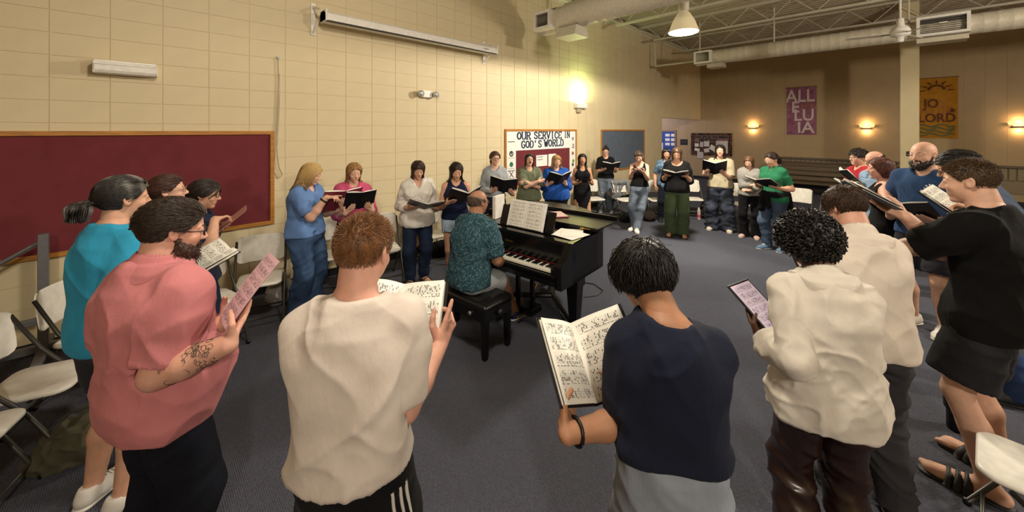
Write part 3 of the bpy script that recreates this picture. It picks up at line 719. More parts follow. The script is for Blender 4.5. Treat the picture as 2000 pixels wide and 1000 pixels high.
def nets(F, L, res):
    neg = F < 0; nx, ny, nz = F.shape
    cnt = np.zeros((nx-1, ny-1, nz-1), np.int8)
    for a in (0, 1):
        for b in (0, 1):
            for c in (0, 1): cnt += neg[a:nx-1+a, b:ny-1+b, c:nz-1+c]
    act = (cnt > 0) & (cnt < 8); I = np.argwhere(act)
    if not len(I): return np.zeros((0, 3)), np.zeros((0, 4), int)
    idx = np.full(act.shape, -1, np.int32); idx[act] = np.arange(len(I))
    Fv = {}
    for c in [(a, b, d) for a in (0, 1) for b in (0, 1) for d in (0, 1)]: Fv[c] = F[I[:, 0]+c[0], I[:, 1]+c[1], I[:, 2]+c[2]]
    S_ = np.zeros((len(I), 3)); N = np.zeros(len(I))
    for axis in range(3):
        o1, o2 = (axis+1) % 3, (axis+2) % 3
        for u in (0, 1):
            for v in (0, 1):
                c0 = [0, 0, 0]; c0[o1] = u; c0[o2] = v; c1 = list(c0); c1[axis] = 1
                f0, f1 = Fv[tuple(c0)], Fv[tuple(c1)]; x = (f0 < 0) != (f1 < 0)
                t = np.where(x, f0/(np.where(x, f0-f1, 1)), 0); w = x.astype(float)
                p = np.zeros((len(I), 3)); p[:, axis] = t; p[:, o1] = u; p[:, o2] = v
                S_ += p*w[:, None]; N += w
    V = L+res*(I+S_/N[:, None]); Q = []
    for axis in range(3):
        o1, o2 = (axis+1) % 3, (axis+2) % 3
        A = [slice(None)]*3; B = [slice(None)]*3; A[axis] = slice(0, -1); B[axis] = slice(1, None)
        n0, n1 = neg[tuple(A)], neg[tuple(B)]; E = np.argwhere(n0 != n1)
        E = E[(E[:, o1] > 0) & (E[:, o2] > 0) & (E[:, o1] < F.shape[o1]-1) & (E[:, o2] < F.shape[o2]-1)]
        if not len(E): continue
        fl = n0[E[:, 0], E[:, 1], E[:, 2]]
        def g(d1, d2):
            q = E.copy(); q[:, o1] -= d1; q[:, o2] -= d2; return idx[q[:, 0], q[:, 1], q[:, 2]]
        q = np.stack([g(1, 1), g(0, 1), g(0, 0), g(1, 0)], 1); q[~fl] = q[~fl][:, ::-1]; Q.append(q)
    Q = np.concatenate(Q); return V, Q[(Q >= 0).all(1)]
def vnormals(V, Q):
    n = np.cross(V[Q[:, 2]]-V[Q[:, 0]], V[Q[:, 3]]-V[Q[:, 1]]); N = np.zeros_like(V)
    for k in range(4): np.add.at(N, Q[:, k], n)
    return N/(np.linalg.norm(N, axis=1)[:, None]+1e-12)
def relax(V, Q, it=1, f=.5):
    E = np.concatenate([Q[:, [0, 1]], Q[:, [1, 2]], Q[:, [2, 3]], Q[:, [3, 0]]])
    for _ in range(it):
        A = np.zeros_like(V); c = np.zeros(len(V)); np.add.at(A, E[:, 0], V[E[:, 1]]); np.add.at(c, E[:, 0], 1); np.add.at(A, E[:, 1], V[E[:, 0]]); np.add.at(c, E[:, 1], 1)
        V = V*(1-f)+f*A/np.maximum(c, 1)[:, None]
    return V
def join(parts):
    Vs = []; Qs = []; n = 0
    for V, Q in parts:
        if len(V): Vs.append(V); Qs.append(Q+n); n += len(V)
    return np.concatenate(Vs), np.concatenate(Qs)
def tubes(P, r, n=5, taper=.75, flat=1.0):
    """P (N,S,3) paths -> one mesh of tapered locks"""
    N, S_, _ = P.shape; T = np.gradient(P, axis=1); T /= np.linalg.norm(T, axis=2, keepdims=True)+1e-9
    up = np.where(np.abs(T[..., 2:3]) < .9, np.array([0, 0, 1.]), np.array([1., 0, 0])); a = np.cross(T, up); a /= np.linalg.norm(a, axis=2, keepdims=True)+1e-9; b = np.cross(a, T)
    t = np.linspace(0, 1, S_); rr = np.asarray(r)*np.ones(N); R_ = rr[:, None]*np.sqrt(np.clip(1-taper*t**1.6, .02, 1))[None]
    w = 2*math.pi*np.arange(n)/n
    V = P[:, :, None]+R_[..., None, None]*(a[:, :, None]*np.cos(w)[:, None]+flat*b[:, :, None]*np.sin(w)[:, None])
    base = (np.arange(N)*S_*n)[:, None, None]+(np.arange(S_-1)*n)[None, :, None]; k = np.arange(n); k2 = (k+1) % n
    Q = np.stack([base+k, base+k2, base+n+k2, base+n+k], -1).reshape(-1, 4)
    return V.reshape(-1, 3), Q
def ik(S_, Wp, l1, l2, pole):
    d = Wp-S_; L = np.linalg.norm(d); mx = (l1+l2)*.995
    if L > mx: Wp = S_+d/L*mx; d = Wp-S_; L = mx
    a = (l1*l1-l2*l2+L*L)/(2*L); h = math.sqrt(max(l1*l1-a*a, 1e-6)); u = d/L; p = np.asarray(pole, float); p = U(p-(p@u)*u)
    return S_+u*a+p*h, Wp
# ------------------------------------------------------------ head shape in head units (chin to crown = 1)
def head_field(F, fr, o):
    m = o.get('male', False); jw = 1.06 if m else .96; fat = o.get('fat', 0)
    F.ell((0, -.055, .135), (.335, .425, .375), .05, fr)
    F.ell((0, .12, -.1), (.272*jw+fat*.5, .27, .36), .08, fr)
    F.cone((0, -.02, -.2), (0, .2, -.36), .2*jw+fat, .11*jw+fat, .08, fr)
    F.ell((0, .27, -.405), (.105*jw, .09, .08), .06, fr)
    for s in (-1, 1):
        F.ell((s*.165, .245, -.1), (.1, .1, .09), .06, fr)
        F.ell((s*.14, .405, .045), (.082, .06, .052), .05, fr, op='s')
        F.cone((s*.04, .345, .098), (s*.21, .285, .1), .036, .03, .05, fr)
        F.ell((s*.138, .312, .03), (.072, .064, .06), .015, fr); F.ell((s*.138, .326, .052), (.066, .058, .04), .01, fr)
        R = rotz(s*.35) @ rotx(.2)
        F.ell((s*.352, -.05, .0), (.034, .085, .135), .02, fr, R=R)
        F.ell((s*.385, -.035, .02), (.03, .05, .075), .02, fr, R=R, op='s')
        F.ell((s*.045, .405, -.125), (.036, .045, .034), .025, fr)
    F.cone((0, .355, .07), (0, .455, -.105), .03, .047, .035, fr)
    op = o.get('mouth', 0)
    if op:
        F.ell((0, .3, -.40-op*.3), (.11, .09, .08), .06, fr)
        F.ell((0, .4, -.25), (.075, .12, .045+op), .02, fr, op='s')
    else:
        F.cone((-.1, .33, -.236), (.1, .33, -.236), .032, .032, .05, fr); F.cone((-.08, .325, -.275), (.08, .325, -.275), .034, .034, .05, fr)
        F.cone((-.11, .372, -.255), (.11, .372, -.255), .006, .006, .012, fr, op='s')
    return F
SC = np.array([0, -.055, .135]); SR = np.array([.335, .425, .375])
def fib(n):
    i = np.arange(n)+.5; ph = np.arccos(1-2*i/n); th = math.pi*(1+5**.5)*i
    return np.stack([np.cos(th)*np.sin(ph), np.sin(th)*np.sin(ph), np.cos(ph)], 1)
def keep_hair(q, line=.07, nape=-.3):
    y, z, x = q[:, 1], q[:, 2], np.abs(q[:, 0])
    k = (y*.75-z*.66 < line) & (z > nape)
    k &= ~((x > .24) & (y > -.16) & (y < .1) & (z < .0))
    k &= ~((y > -.14) & (z < -.1))
    return k
def hair(o, fr, near, torso):
    st = o['hair']; ty = st['t']; rng = np.random.default_rng(o.get('seed', 1)); parts = []
    if ty == 'none': return None
    thick = st.get('vol', {'crop': .03, 'short': .055, 'afro': .13, 'bald': .02}.get(ty, .06)); line = st.get('line', .06); nape = st.get('nape', -.3)
    far = o.get('far'); res = (.0065 if near else .0125 if far else .01)/fr.s
    H = Field(); H.ell(SC, SR+thick)
    hl = .05 if ty != 'afro' else .02
    def cutf(P):
        y, z, x = P[..., 1], P[..., 2], np.abs(P[..., 0])
        d = (y*.75-z*.66-line)*1.0
        d = np.maximum(d, nape-z+.25*np.clip(y+.1, -1, 0))
        ear = -(np.sqrt(((x-.36)/.17)**2+((y+.0)/.13)**2+((z+.13)/.22)**2)-1)*.1
        if ty in ('crop', 'short', 'bald', 'pony', 'bun'): d = np.maximum(d, ear)
        if ty == 'bald': d = np.maximum(d, z-.2+y*.25)
        return d
    H.put(cutf, (-1, -1, -1), (1, 1, 1), .01, 'i')
    V, Q = H.mesh(res)
    N = vnormals(V, Q); amp = {'crop': .006, 'short': .02, 'afro': .05}.get(ty, .012)
    if ty in ('short', 'crop'): q_ = (V-SC); V = V-q_/np.linalg.norm(q_, axis=1)[:, None]*(np.clip((.16-V[:, 2])/.4, 0, 1)*thick*.75)[:, None]
    V = V+N*((vnoise(V*np.array([14, 14, 7])*(2 if ty == 'afro' else 1.2), 3)-.5)*2*amp)[:, None]
    parts.append((V, Q))
    n = int(st.get('n', 900 if near else 170)*(.6 if near else .45 if far else .6)); pts = SC+fib(n*2)*(SR+thick*.6)
    pts = pts+rng.normal(0, .012, pts.shape)
    nrm = U((pts-SC)/SR**2) if False else ((pts-SC)/SR**2)/np.linalg.norm((pts-SC)/SR**2, axis=1)[:, None]
    rad = st.get('r', (.011 if near else .02)*(1 if ty not in ('crop', 'bald') else .6))*(1.2 if near else 1.4); jit = lambda s: rng.normal(0, s, p.shape)
    part = st.get('part', 0.0)
    def walk(p, step, nseg, dirf, lift0=.0, lift1=.06, stick=False):
        path = [p]; s_ = np.asarray(step)*np.ones(len(p))
        for k in range(nseg):
            v = dirf(p, k); v /= np.linalg.norm(v, axis=1)[:, None]+1e-9; p = p+v*s_[:, None]
            q = (p-SC)/(SR+thick); L = np.linalg.norm(q, axis=1); lift = 1+lift0+(lift1-lift0)*k/nseg
            m = (L < lift) | (stick & (p[:, 2] > .12)); p = np.where(m[:, None], SC+q/L[:, None]*lift*(SR+thick), p)
            path.append(p)
        return np.stack(path, 1)
    if ty in ('crop', 'bald'):
        k = cutf(pts) < -.01; p = pts[k]; nn = nrm[k]; tp = np.clip((p[:, 2]-.05)/.35, 0, 1)[:, None]; d0 = np.array([0, .45, 0])*tp+np.array([0, -.1, -.95])*(1-tp) if ty == 'crop' else np.array([0, -.3, -.5])*np.ones((len(p), 1))
        L = st.get('len', .07)*(np.clip(1.2*(p[:, 2]-.0)/.4, .25, 1))
        parts.append(tubes(walk(p, L/2, 2, lambda q, i: nn*(.3+.5*(tp if ty == 'crop' else 0))+d0+jit(.22)[:len(q)], .02, .10), rad, 4, .9))
    elif ty == 'short':
        k = cutf(pts) < -.005; p = pts[k]; nn = nrm[k]; w0 = np.array(st.get('whorl', (0, -.3, .45)))
        comb = np.array(st.get('comb', (0, 0, 0)))
        def df(q, i):
            nq = (q-SC)/SR**2; nq /= np.linalg.norm(nq, axis=1)[:, None]; t = q-w0; t = t-(t*nq).sum(1)[:, None]*nq; t /= np.linalg.norm(t, axis=1)[:, None]+.05
            return t+nq*st.get('up', .12)*(1-i*.25)+comb+np.array([0, 0, -.12*i*st.get('drop', 1)])+rng.normal(0, st.get('mess', .18), q.shape)
        L = st.get('len', .22)*np.clip(.35+(p[:, 2]+.15)*1.5, .3, 1.15)
        parts.append(tubes(walk(p, L/4, 4, df, .02, st.get('lift', .06)), rad, 4, .85))
    elif ty == 'afro':
        k = cutf(pts) < .0; p = pts[k]; nn = nrm[k]; ph = rng.uniform(0, 6.28, (len(p), 1)); e1 = np.cross(nn, rng.normal(0, 1, p.shape)); e1 /= np.linalg.norm(e1, axis=1)[:, None]; e2 = np.cross(nn, e1)
        path = [p]
        for i in range(9):
            w = ph+i*1.15; path.append(p+nn*(.018*i)+(e1*np.cos(w)+e2*np.sin(w))*.026+np.array([0, .004, .002])*i)
        parts.append(tubes(np.stack(path, 1), .021, 4, .6))
    elif ty in ('pony', 'bun'):
        T = np.array(st.get('tie', (0, -.5, .1))); k = (cutf(pts) < 0); p = pts[k]
        D_ = np.linalg.norm(p-T, axis=1); step = D_/6*1.12
        def df(q, i): return (T-q)+rng.normal(0, .015, q.shape)
        parts.append(tubes(walk(p, step, 6, df, .0, .01), rad*1.1, 5, .35, .6))
        if ty == 'bun':
            B = Field().ell(T+np.array([0, -.06, .06]), (.17, .15, .16)); V, Q = B.mesh(res); V = V+vnormals(V, Q)*((vnoise(V*20, 5)-.5)*.07)[:, None]; parts.append((V, Q))
            m = 40; th = rng.uniform(0, 6.28, m); path = [np.stack([.13*np.cos(th+i*.5)*(1-.1*i), -.06+.1*np.sin(th*2+i), .06+.13*np.sin(th+i*.5)], 1)+T for i in range(6)]
            parts.append(tubes(np.stack(path, 1), rad*1.5, 5, .6))
        else:
            m = 90 if near else 40; L = st.get('tail', .9); th = rng.uniform(0, 6.28, m); q = np.sqrt(rng.uniform(0, 1, m))
            path = []
            for i in range(9):
                t = i/8; sp_ = (.07+.13*math.sin(min(1, t*1.4)*math.pi*.72))*st.get('puff', 1)
                c = T+np.array([0, -.16*math.sin(min(t*3, 1)*1.57)-.02*t, .06*math.sin(t*3.1)*(1-t)-L*max(0, t-.08)])
                path.append(c+np.stack([np.cos(th)*q*sp_+.02*np.sin(t*9+th*3), np.sin(th)*q*sp_*.8, rng.normal(0, .012, m)], 1))
            parts.append(tubes(np.stack(path, 1), rad*1.8, 5, .8))
            R_ = Field().cone(T+np.array([0, -.02, .0]), T+np.array([0, -.09, 0]), .075, .075); parts.append(R_.mesh(res))
    elif ty in ('long', 'bob', 'curly'):
        k = (cutf(pts) < .0) & (pts[:, 2] > st.get('from', -.12)); p = pts[k]; n2 = len(p)
        if near: pass
        L = st.get('len', 1.3); nseg = (13 if near else 9) if ty != 'bob' else 7; curl = st.get('curl', .02 if ty != 'curly' else .055); ph = rng.uniform(0, 6.28, n2); sgn = np.where(p[:, 0] >= part, 1, -1)
        stp = (L*(.85+.3*rng.uniform(0, 1, n2)))/nseg*np.clip(.75+(p[:, 2])*.9, .5, 1.2)
        back = st.get('back', 0)
        def df(q, i):
            v = np.zeros_like(q); top = np.clip((q[:, 2]-.22)/.25, 0, 1)
            v[:, 0] = sgn*.75*top-np.sign(q[:, 0])*np.clip(np.abs(q[:, 0])-.3, 0, 1)*2.2*(1-top); v[:, 1] = -.5*top-back*(1-top)*np.clip(q[:, 1]+.3, 0, 1); v[:, 2] = -.12-1.0*(1-top)
            side = (q[:, 1] > .0) & (q[:, 2] < .4); v[:, 1] -= np.where(side, .45*np.clip(q[:, 1]*4, 0, 1), 0); v[:, 0] += np.where(side & (np.abs(q[:, 0]) < .3), sgn*.5, 0)
            if i > 1: v[:, 0] += np.cos(ph+i*1.3)*curl*6; v[:, 1] += np.sin(ph+i*1.3)*curl*6
            return v
        PP = walk(p, stp, nseg, df, .0, .02, True)
        # never through the face, then off the shoulders
        f = (PP[..., 1] > .16) & (PP[..., 2] < .2) & (np.abs(PP[..., 0]) < .27); PP[..., 0] = np.where(f, np.sign(PP[..., 0]+1e-6)*.29, PP[..., 0]); PP[..., 1] = np.where(f, .14, PP[..., 1])
        if torso is not None:
            Wp = fr.w(PP.reshape(-1, 3)); e = .004
            for _ in range(3):
                d = torso(Wp); m = d < .014
                if not m.any(): break
                Pm = Wp[m]; g = np.stack([torso(Pm+np.eye(3)[i]*e)-torso(Pm-np.eye(3)[i]*e) for i in range(3)], 1); g /= np.linalg.norm(g, axis=1)[:, None]+1e-9
                Wp[m] = Pm+g*np.clip(.016-d[m], 0, .06)[:, None]
            PP = fr.l(Wp).reshape(PP.shape)
            for _ in range(2): PP[:, 4:-1] = .5*PP[:, 4:-1]+.25*(PP[:, 3:-2]+PP[:, 5:]); PP[:, -1] = PP[:, -2]+(PP[:, -2]-PP[:, -3])*.8
        parts.append(tubes(PP, rad*st.get('rk', 1.6), 5 if near else 4, .7, .7))
    V, Q = join(parts); return fr.w(V), Q
# ------------------------------------------------------------ hands
def hand_field(F, fr, side, curl, spread=.10, thumb=.5, L=1.0):
    """hand units: y along the fingers, z the back of the hand; side = +1 thumb on +x; curl = 4 values or one"""
    c = [curl]*4 if np.isscalar(curl) else curl
    F.cone((0, -.04, 0), (0, .12, 0), .15, .19, .06, fr, sq=((0, 0, 1), .66))
    F.cone((side*.09, .16, -.005), (side*.12, .48, 0), .115, .1, .06, fr, sq=((0, 0, 1), .72)); F.cone((-side*.06, .16, -.005), (-side*.12, .44, 0), .115, .09, .06, fr, sq=((0, 0, 1), .72))
    for i, (x, y, l, r) in enumerate(((.165, .53, .42, .058), (.055, .56, .47, .06), (-.06, .54, .43, .057), (-.165, .48, .34, .05))):
        p = np.array([side*x, y-.03, 0]); az = side*spread*(1.5-i)*.5; th = 0
        for j, (fl, ml) in enumerate(((.44, 62), (.31, 78), (.25, 48))):
            th += math.radians(ml)*c[i]; dvec = np.array([math.sin(az)*math.cos(th), math.cos(th)*math.cos(az), -math.sin(th)])
            q = p+dvec*l*fl; F.cone(p, q, r*(1.06-.1*j), r*(.98-.12*j), .02, fr); p = q
    b = np.array([side*.13, .1, -.03]); d1 = U([side*(.85-.25*thumb), .62, -.18-.5*thumb]); q = b+d1*.3; F.cone(b, q, .1, .075, .05, fr)
    d2 = U([side*(.5-.75*thumb), .85, -.15-.35*thumb]); q2 = q+d2*.19; F.cone(q, q2, .068, .062, .02, fr); d3 = U([side*(.3-.9*thumb), .9, -.1-.3*thumb]); F.cone(q2, q2+d3*.15, .06, .045, .02, fr)
    return F
def hand_frame(Wp, y, z, L):
    y = U(y); z = np.asarray(z, float); z = U(z-(z@y)*y); x = np.cross(y, z); return Fr(np.stack([x, y, z], 1), Wp, L)
# ------------------------------------------------------------ garments and whole figures
def folds(V, N, amp, seed, kind='tee'):
    P = V.copy(); w = np.stack([vnoise(P*5+k*7, seed) for k in range(3)], 1)-.5; P2 = P+w*.11
    rg = lambda q, sd: np.clip(1-np.abs(2*vnoise(q, sd)-1)*1.25, 0, 1)**2.0
    x, y, z = P2.T
    a = rg(np.stack([x*9, y*9, z*2.6], 1), seed+1)
    b = rg(np.stack([(x+z*.9)*6.5, y*5, (z-x*.9)*2.2], 1), seed+2); c = rg(np.stack([(x-z*.9)*6.5, y*5, (z+x*.9)*2.2], 1), seed+3)
    d = a*.55+b*.6+c*.6-.5
    if kind == 'linen': d += (rg(P2*15, seed+4)-.35)*.55
    if kind == 'leg': d = a*.35-.15+(rg(np.stack([x*4, y*4, z*11+x*5], 1), seed+5)+rg(np.stack([x*4, y*4, z*13-y*6], 1), seed+6)-.6)*.75
    return V+N*(amp*2.2*d)[:, None]
SKIN = {'fair': '#d2a891', 'light': '#c69a80', 'pink': '#cc9c88', 'tan': '#a3785c', 'olive': '#b48a6c', 'brown': '#593b2c'}
def person(label, px, D, f, h, **o):
    """f: heading, 0 = the camera's own viewing direction, clockwise"""
    m = o.get('male', False); near = D < 2.4; mid = D < 5.4
    x, y = G(px, D); rz = math.radians(-45-f); b = o.get('b', 1.0); belly = o.get('belly', 0.0); lean = o.get('lean', 0.0)
    R0 = rotz(rz); toL = lambda p: (np.array(p, float)-np.array([x, y, 0])) @ R0
    loc = lambda p: toL(W(*p[1:])) if p[0] == 'px' else np.array(p, float)
    seat = o.get('seat')       # height of the seat when sitting
    zoff = (seat+.055*h)-.52*h if seat else 0
    seed = o.get('seed', int(px)); o['seed'] = seed; o['far'] = not mid
    Z = lambda q: q*h+zoff
    # torso rings (z, cx, cy, rx, ry)
    if m: prof = [(.465, .085, .055), (.50, .097, .069), (.55, .095, .066), (.60, .09, .060), (.64, .088, .06), (.70, .094, .066), (.76, .103, .07), (.795, .102, .062), (.815, .085, .05), (.835, .052, .038), (.855, .035, .034)]
    else: prof = [(.465, .086, .056), (.50, .098, .070), (.55, .096, .066), (.60, .083, .058), (.64, .077, .056), (.70, .083, .063), (.76, .091, .066), (.795, .09, .057), (.815, .074, .046), (.835, .046, .036), (.855, .032, .031)]
    def cyf(q):
        t = np.clip((q-.5)/.33, 0, 1); return lean*t*t*.6+lean*.4*t-.012*h*math.sin(t*math.pi)
    def ring(q, rx, ry, gx=0, gy=0):
        bl = belly*math.exp(-((q-.60)/.075)**2); bk = b if q < .83 else 1+(b-1)*.4
        return (Z(q), 0, cyf(q)+bl*.75, rx*h*bk+gx+bl*.45, ry*h*bk+gy+bl*.6)
    body_r = [ring(q, rx, ry, -.012, -.012) for q, rx, ry in prof]
    sw = (.1 if m else .09)*h*(1+(b-1)*.7)*o.get('sw', 1); sh = Z(.793)
    tw = o.get('twist', 0.0)
    SHL = {-1: np.array([sw*-1, cyf(.81)+.01*h+tw, sh]), 1: np.array([sw, cyf(.81)+.01*h-tw, sh])}   # -1 left, +1 right
    lu, lf = .172*h, .152*h; ra = (.031 if m else .027)*h*(1+(b-1)*.9); HL = (.104 if m else .098)*h
    # held thing
    hold = o.get('hold'); grips = {}
    if hold:
        c = loc(hold['at']); R = rotz(math.radians(hold.get('yaw', 0))) @ rotx(math.radians(hold.get('tilt', 35))) @ roty(math.radians(hold.get('roll', 0)))
        HF = Fr(R, c); kind = hold['k']; be = math.radians(hold.get('open', 18)); w_, h_ = hold.get('w', .225), hold.get('h', .29)
        u, v, n = R.T if False else (R[:, 0], R[:, 1], R[:, 2])
        for s, nm in ((-1, 'L'), (1, 'R')):
            cd = s*u*math.cos(be)+n*math.sin(be); cn = U(np.cross(cd, v)*s)      # cover direction, its inner normal
            g = hold.get(nm, 'under')
            if kind in ('sheet', 'tablet', 'phone'): cd = s*u; cn = n
            if g == 'under':     # supports the cover from below, thumb over the edge
                q = c+cd*w_*hold.get('gu', .62)-v*h_*hold.get('gv', .42); yv = U(v*.75-cd*.5); grips[nm] = (q-cn*.034-yv*HL*.42, yv, -cn, [.04, .05, .07, .1], .75)
            elif g == 'edge':
                q = c+cd*w_*hold.get('ge', .92)-v*h_*hold.get('gv', .22); yv = U(-cd*.55+v*.8); grips[nm] = (q-cn*.032-yv*HL*.4, yv, -cn, [.08, .1, .12, .15], .9)
            elif g == 'spine':
                q = c-v*h_*.12; yv = U(v*.9+s*u*-.35); grips[nm] = (q-n*.03-yv*HL*.42, yv, -n, .12, .3)
            elif g == 'point':
                q = c+cd*w_*hold.get('pu', .35)+v*h_*hold.get('pv', .0)+cn*.03; yv = U(v*.55-cd*.6-cn*.35); grips[nm] = (q-yv*HL*.9, yv, cn*.9+v*.3, [.12, .45, .6, .7], .5)
    for nm in ('L', 'R'):
        if nm in o: g = o[nm]; grips[nm] = (loc(g[0]), np.array(g[1], float), np.array(g[2], float), g[3] if len(g) > 3 else .35, g[4] if len(g) > 4 else .4)
    for s, nm in ((-1, 'L'), (1, 'R')):
        if nm not in grips: grips[nm] = (np.array([s*(sw+.05*h), .04+cyf(.6), Z(.49)]), np.array([-s*.05, .15, -1]), np.array([s, .1, 0]), .35, .3)
    arm = {}
    for s, nm in ((-1, 'L'), (1, 'R')):
        Wp, yv, zv, cu, th = grips[nm]; pole = o.get('pole'+nm, (s*.2, -.12, -.9)); E, Wp = ik(SHL[s], np.array(Wp), lu, lf, pole); arm[nm] = (SHL[s], E, Wp, yv, zv, cu, th)
    # legs
    hipw = (.05 if m else .052)*h*(1+(b-1)*.5); legs = {}; feet = o.get('feet', {}); st = o.get('stance', .062)*h
    for s, nm in ((-1, 'L'), (1, 'R')):
        ft = feet.get(nm, (s*st, .0, s*12)); hp = np.array([s*hipw, cyf(.5), Z(.505)])
        ank = np.array([ft[0], ft[1]-.015*h, .045*h+(ft[3] if len(ft) > 3 else 0)]); fd = np.array([math.sin(math.radians(ft[2])), math.cos(math.radians(ft[2])), 0])
        l1, l2 = .228*h, .245*h; kn, ank2 = ik(hp, ank, l1, l2, fd*(1 if not seat else .2)+np.array([0, 1 if seat else .0, .8 if seat else 0])); legs[nm] = (hp, kn, ank, fd)
    top = o.get('top'); bot = o.get('bottom')
    # ---------------- body field
    B = Field(); B.rings(body_r, .03)
    if o.get('bust', not m) and not m:
        for s in (-1, 1): B.ell((s*.045*h*b, cyf(.735)+.048*h*b, Z(.735)), (.042*h*b, .033*h*b, .042*h), .04)
    nk0 = np.array([0, cyf(.83)-.005*h, Z(.825)]); nr = (.036 if m else .0295)*h*(1+(b-1)*.6)
    hy = math.radians(o.get('hyaw', 0)); hp_ = math.radians(o.get('pitch', -8)); hr = math.radians(o.get('roll', 0))
    s_ = .132*h*o.get('head', 1.0)*(1.02 if not m else 1.0); RH = rotz(hy) @ rotx(hp_) @ roty(hr); piv = np.array([0, cyf(.85)+.01*h+o.get('hf', 0)*h+max(0, -hp_)*.03*h, Z(.898)-max(0, -hp_)*.012*h])+np.array(o.get('hoff', (0, 0, 0))); HFr = Fr(RH, piv-RH@(np.array([0, -.08, -.22])*s_), s_)
    nk1 = HFr.w((0, -.1, -.12))
    B.cone(nk0, nk1, nr*1.08, nr*.98, .035)
    for s in (-1, 1): B.cone(nk0+np.array([s*.015*h, -.008*h, .014*h]), SHL[s]+np.array([-s*.008*h, -.006*h, .01*h]), .022*h*b, .02*h*b, .03)
    for nm, (S0, E, Wp, *_r) in arm.items():
        s = -1 if nm == 'L' else 1
        B.cone(S0+np.array([-s*.008*h, 0, 0]), E, ra*1.1*(.88 if top and top.get('sleeve', .5) > 1 else 1), ra*.82, .03)
        B.cone(E, E*.62+Wp*.38, ra*.84, ra*.88, .015); B.cone(E*.62+Wp*.38, Wp, ra*.88, ra*.58, .015)
    lb = 1+(b-1)*.8; tr = (.05 if m else .053)*h*lb
    for nm, (hp, kn, ank, fd) in legs.items():
        s = -1 if nm == 'L' else 1; bk = -np.array([fd[0], fd[1], 0])*.012*h
        B.cone(hp, kn, tr*.98, .033*h*lb, .03); B.cone(kn, kn*.6+ank*.4+bk, .0315*h*lb, .033*h*lb, .02); B.cone(kn*.62+ank*.38+bk, ank, .033*h*lb, .0205*h*lb, .02)
        fs = .8 if (o.get('shoe') or {}).get('k') == 'shoe' else 1.0; toe = ank*np.array([1, 1, 0])+fd*(.108 if fs == 1 else .08)*h+np.array([0, 0, .017*h+ank[2]-.045*h]); heel = ank-fd*.025*h; heel[2] = .02*h+ank[2]-.045*h
        B.cone(ank, heel, .021*h*fs, .02*h*fs, .02); B.cone(ank+np.array([0, 0, -.008*h]), toe, .022*h*fs, .018*h*fs, .025, sq=((0, 0, 1), .7)); B.cone(heel, toe, .019*h*fs, .021*h*fs, .02, sq=((0, 0, 1), .75))
        sd = np.array([fd[1], -fd[0], 0])*(1 if s > 0 else -1)      # outward
        for i in range(5 if fs == 1 else 0):
            p0 = toe+sd*(-.02+.0105*i)*h-fd*(.0045*i*i*.35)*h; B.cone(p0-fd*.01*h, p0+fd*(.024-.002*i)*h-np.array([0, 0, .004*h]), .0075*h, .0068*h*(1.25 if i == 0 else .9), .006)
    # ---------------- garments
    garments = []; CL = []
    if top:
        T = Field(); ease = top.get('ease', .012); hem = top.get('hem', .47); flare = top.get('flare', .0)
        st_r = []
        for q, rx, ry in prof:
            if q > .845: continue
            e = ease*(1 if q < .78 else .55)+flare*np.clip((.72-q)/.25, 0, 1.2); e = max(e, bot.get('ease', .008)*.6+bot.get('bag', 0)*.15+.016) if (bot and q < .63 and not top.get('tuck')) else e; st_r.append(ring(q, rx, ry, e, e))
        fl0 = st_r[0]; zz = Z(hem)-.03
        if Z(prof[0][0]) > zz: st_r.insert(0, (zz, 0, fl0[2], fl0[3]+flare*.3, fl0[4]+flare*.3))
        shp = [list(r) for r in st_r]
        T.rings(shp, .03, z0=Z(hem), tilt=top.get('tilt'))
        if not m and o.get('bust', True):
            for s in (-1, 1): T.ell((s*.045*h*b, cyf(.735)+.048*h*b, Z(.735)), (.046*h*b+ease*.6, .036*h*b+ease*.5, .046*h+ease*.5), .05)
        tank = top.get('tank')
        for s in (-1, 1):
            if not tank: T.cone(nk0+np.array([s*.02*h, -.006*h, .012*h]), SHL[s]+np.array([-s*.004*h, -.004*h, .009*h]), .026*h*b, .025*h*b+ease*.4, .04)
        if not tank: T.cone(nk0-np.array([0, 0, .035*h]), nk0+(nk1-nk0)*.62, nr+.045*h, nr+.010*h, .03)
        sl = top.get('sleeve', .55); cuff = []
        if not tank:
            for nm, (S0, E, Wp, *_r) in arm.items():
                s = -1 if nm == 'L' else 1; e2 = max(.0095, top.get('se', ease*.9)); r0 = ra*1.13+e2*.75; r1 = ra*.92+e2*(1.35 if sl <= 1 else .85)
                S1 = S0+np.array([-s*.012*h, 0, .002*h])
                if sl <= 1:
                    en = S0*(1-sl)+E*sl; n_ = U(E-S0); T.cone(S1, S0*.62+E*.38, r0, r0*.62+r1*.38, .035); T.cone(S0*.7+E*.3, S0*(-.12)+E*1.12, r0*.7+r1*.3, r1, .012, cut=[(en, n_)]); T.cone(en-n_*.018, en+n_*.02, r1-.02, r1-.014, .004, op='s') if near else None
                    cuff.append((en, n_, r1))
                else:
                    T.cone(S1, S0*.62+E*.38, r0, r0*.62+r1*.4, .035); T.cone(S0*.7+E*.3, E, r0*.7+r1*.3, r1*1.02, .012); fr_ = sl-1; en = E*(1-fr_)+Wp*fr_; n_ = U(Wp-E); T.cone(E, en, r1*1.02, ra*(.66 if fr_ > .8 else .85)+e2*(.75 if not top.get('loose') else 1.5), .014, cut=[(en, n_)])
                    if top.get('roll'): T.cone(en-n_*.04, en-n_*.004, ra*.8+e2*1.15, ra*.76+e2*1.2, .008)
        nb, nf = top.get('nb', .842), top.get('nf', .815)      # neckline heights back/front
        nw = top.get('nw', .043)*h
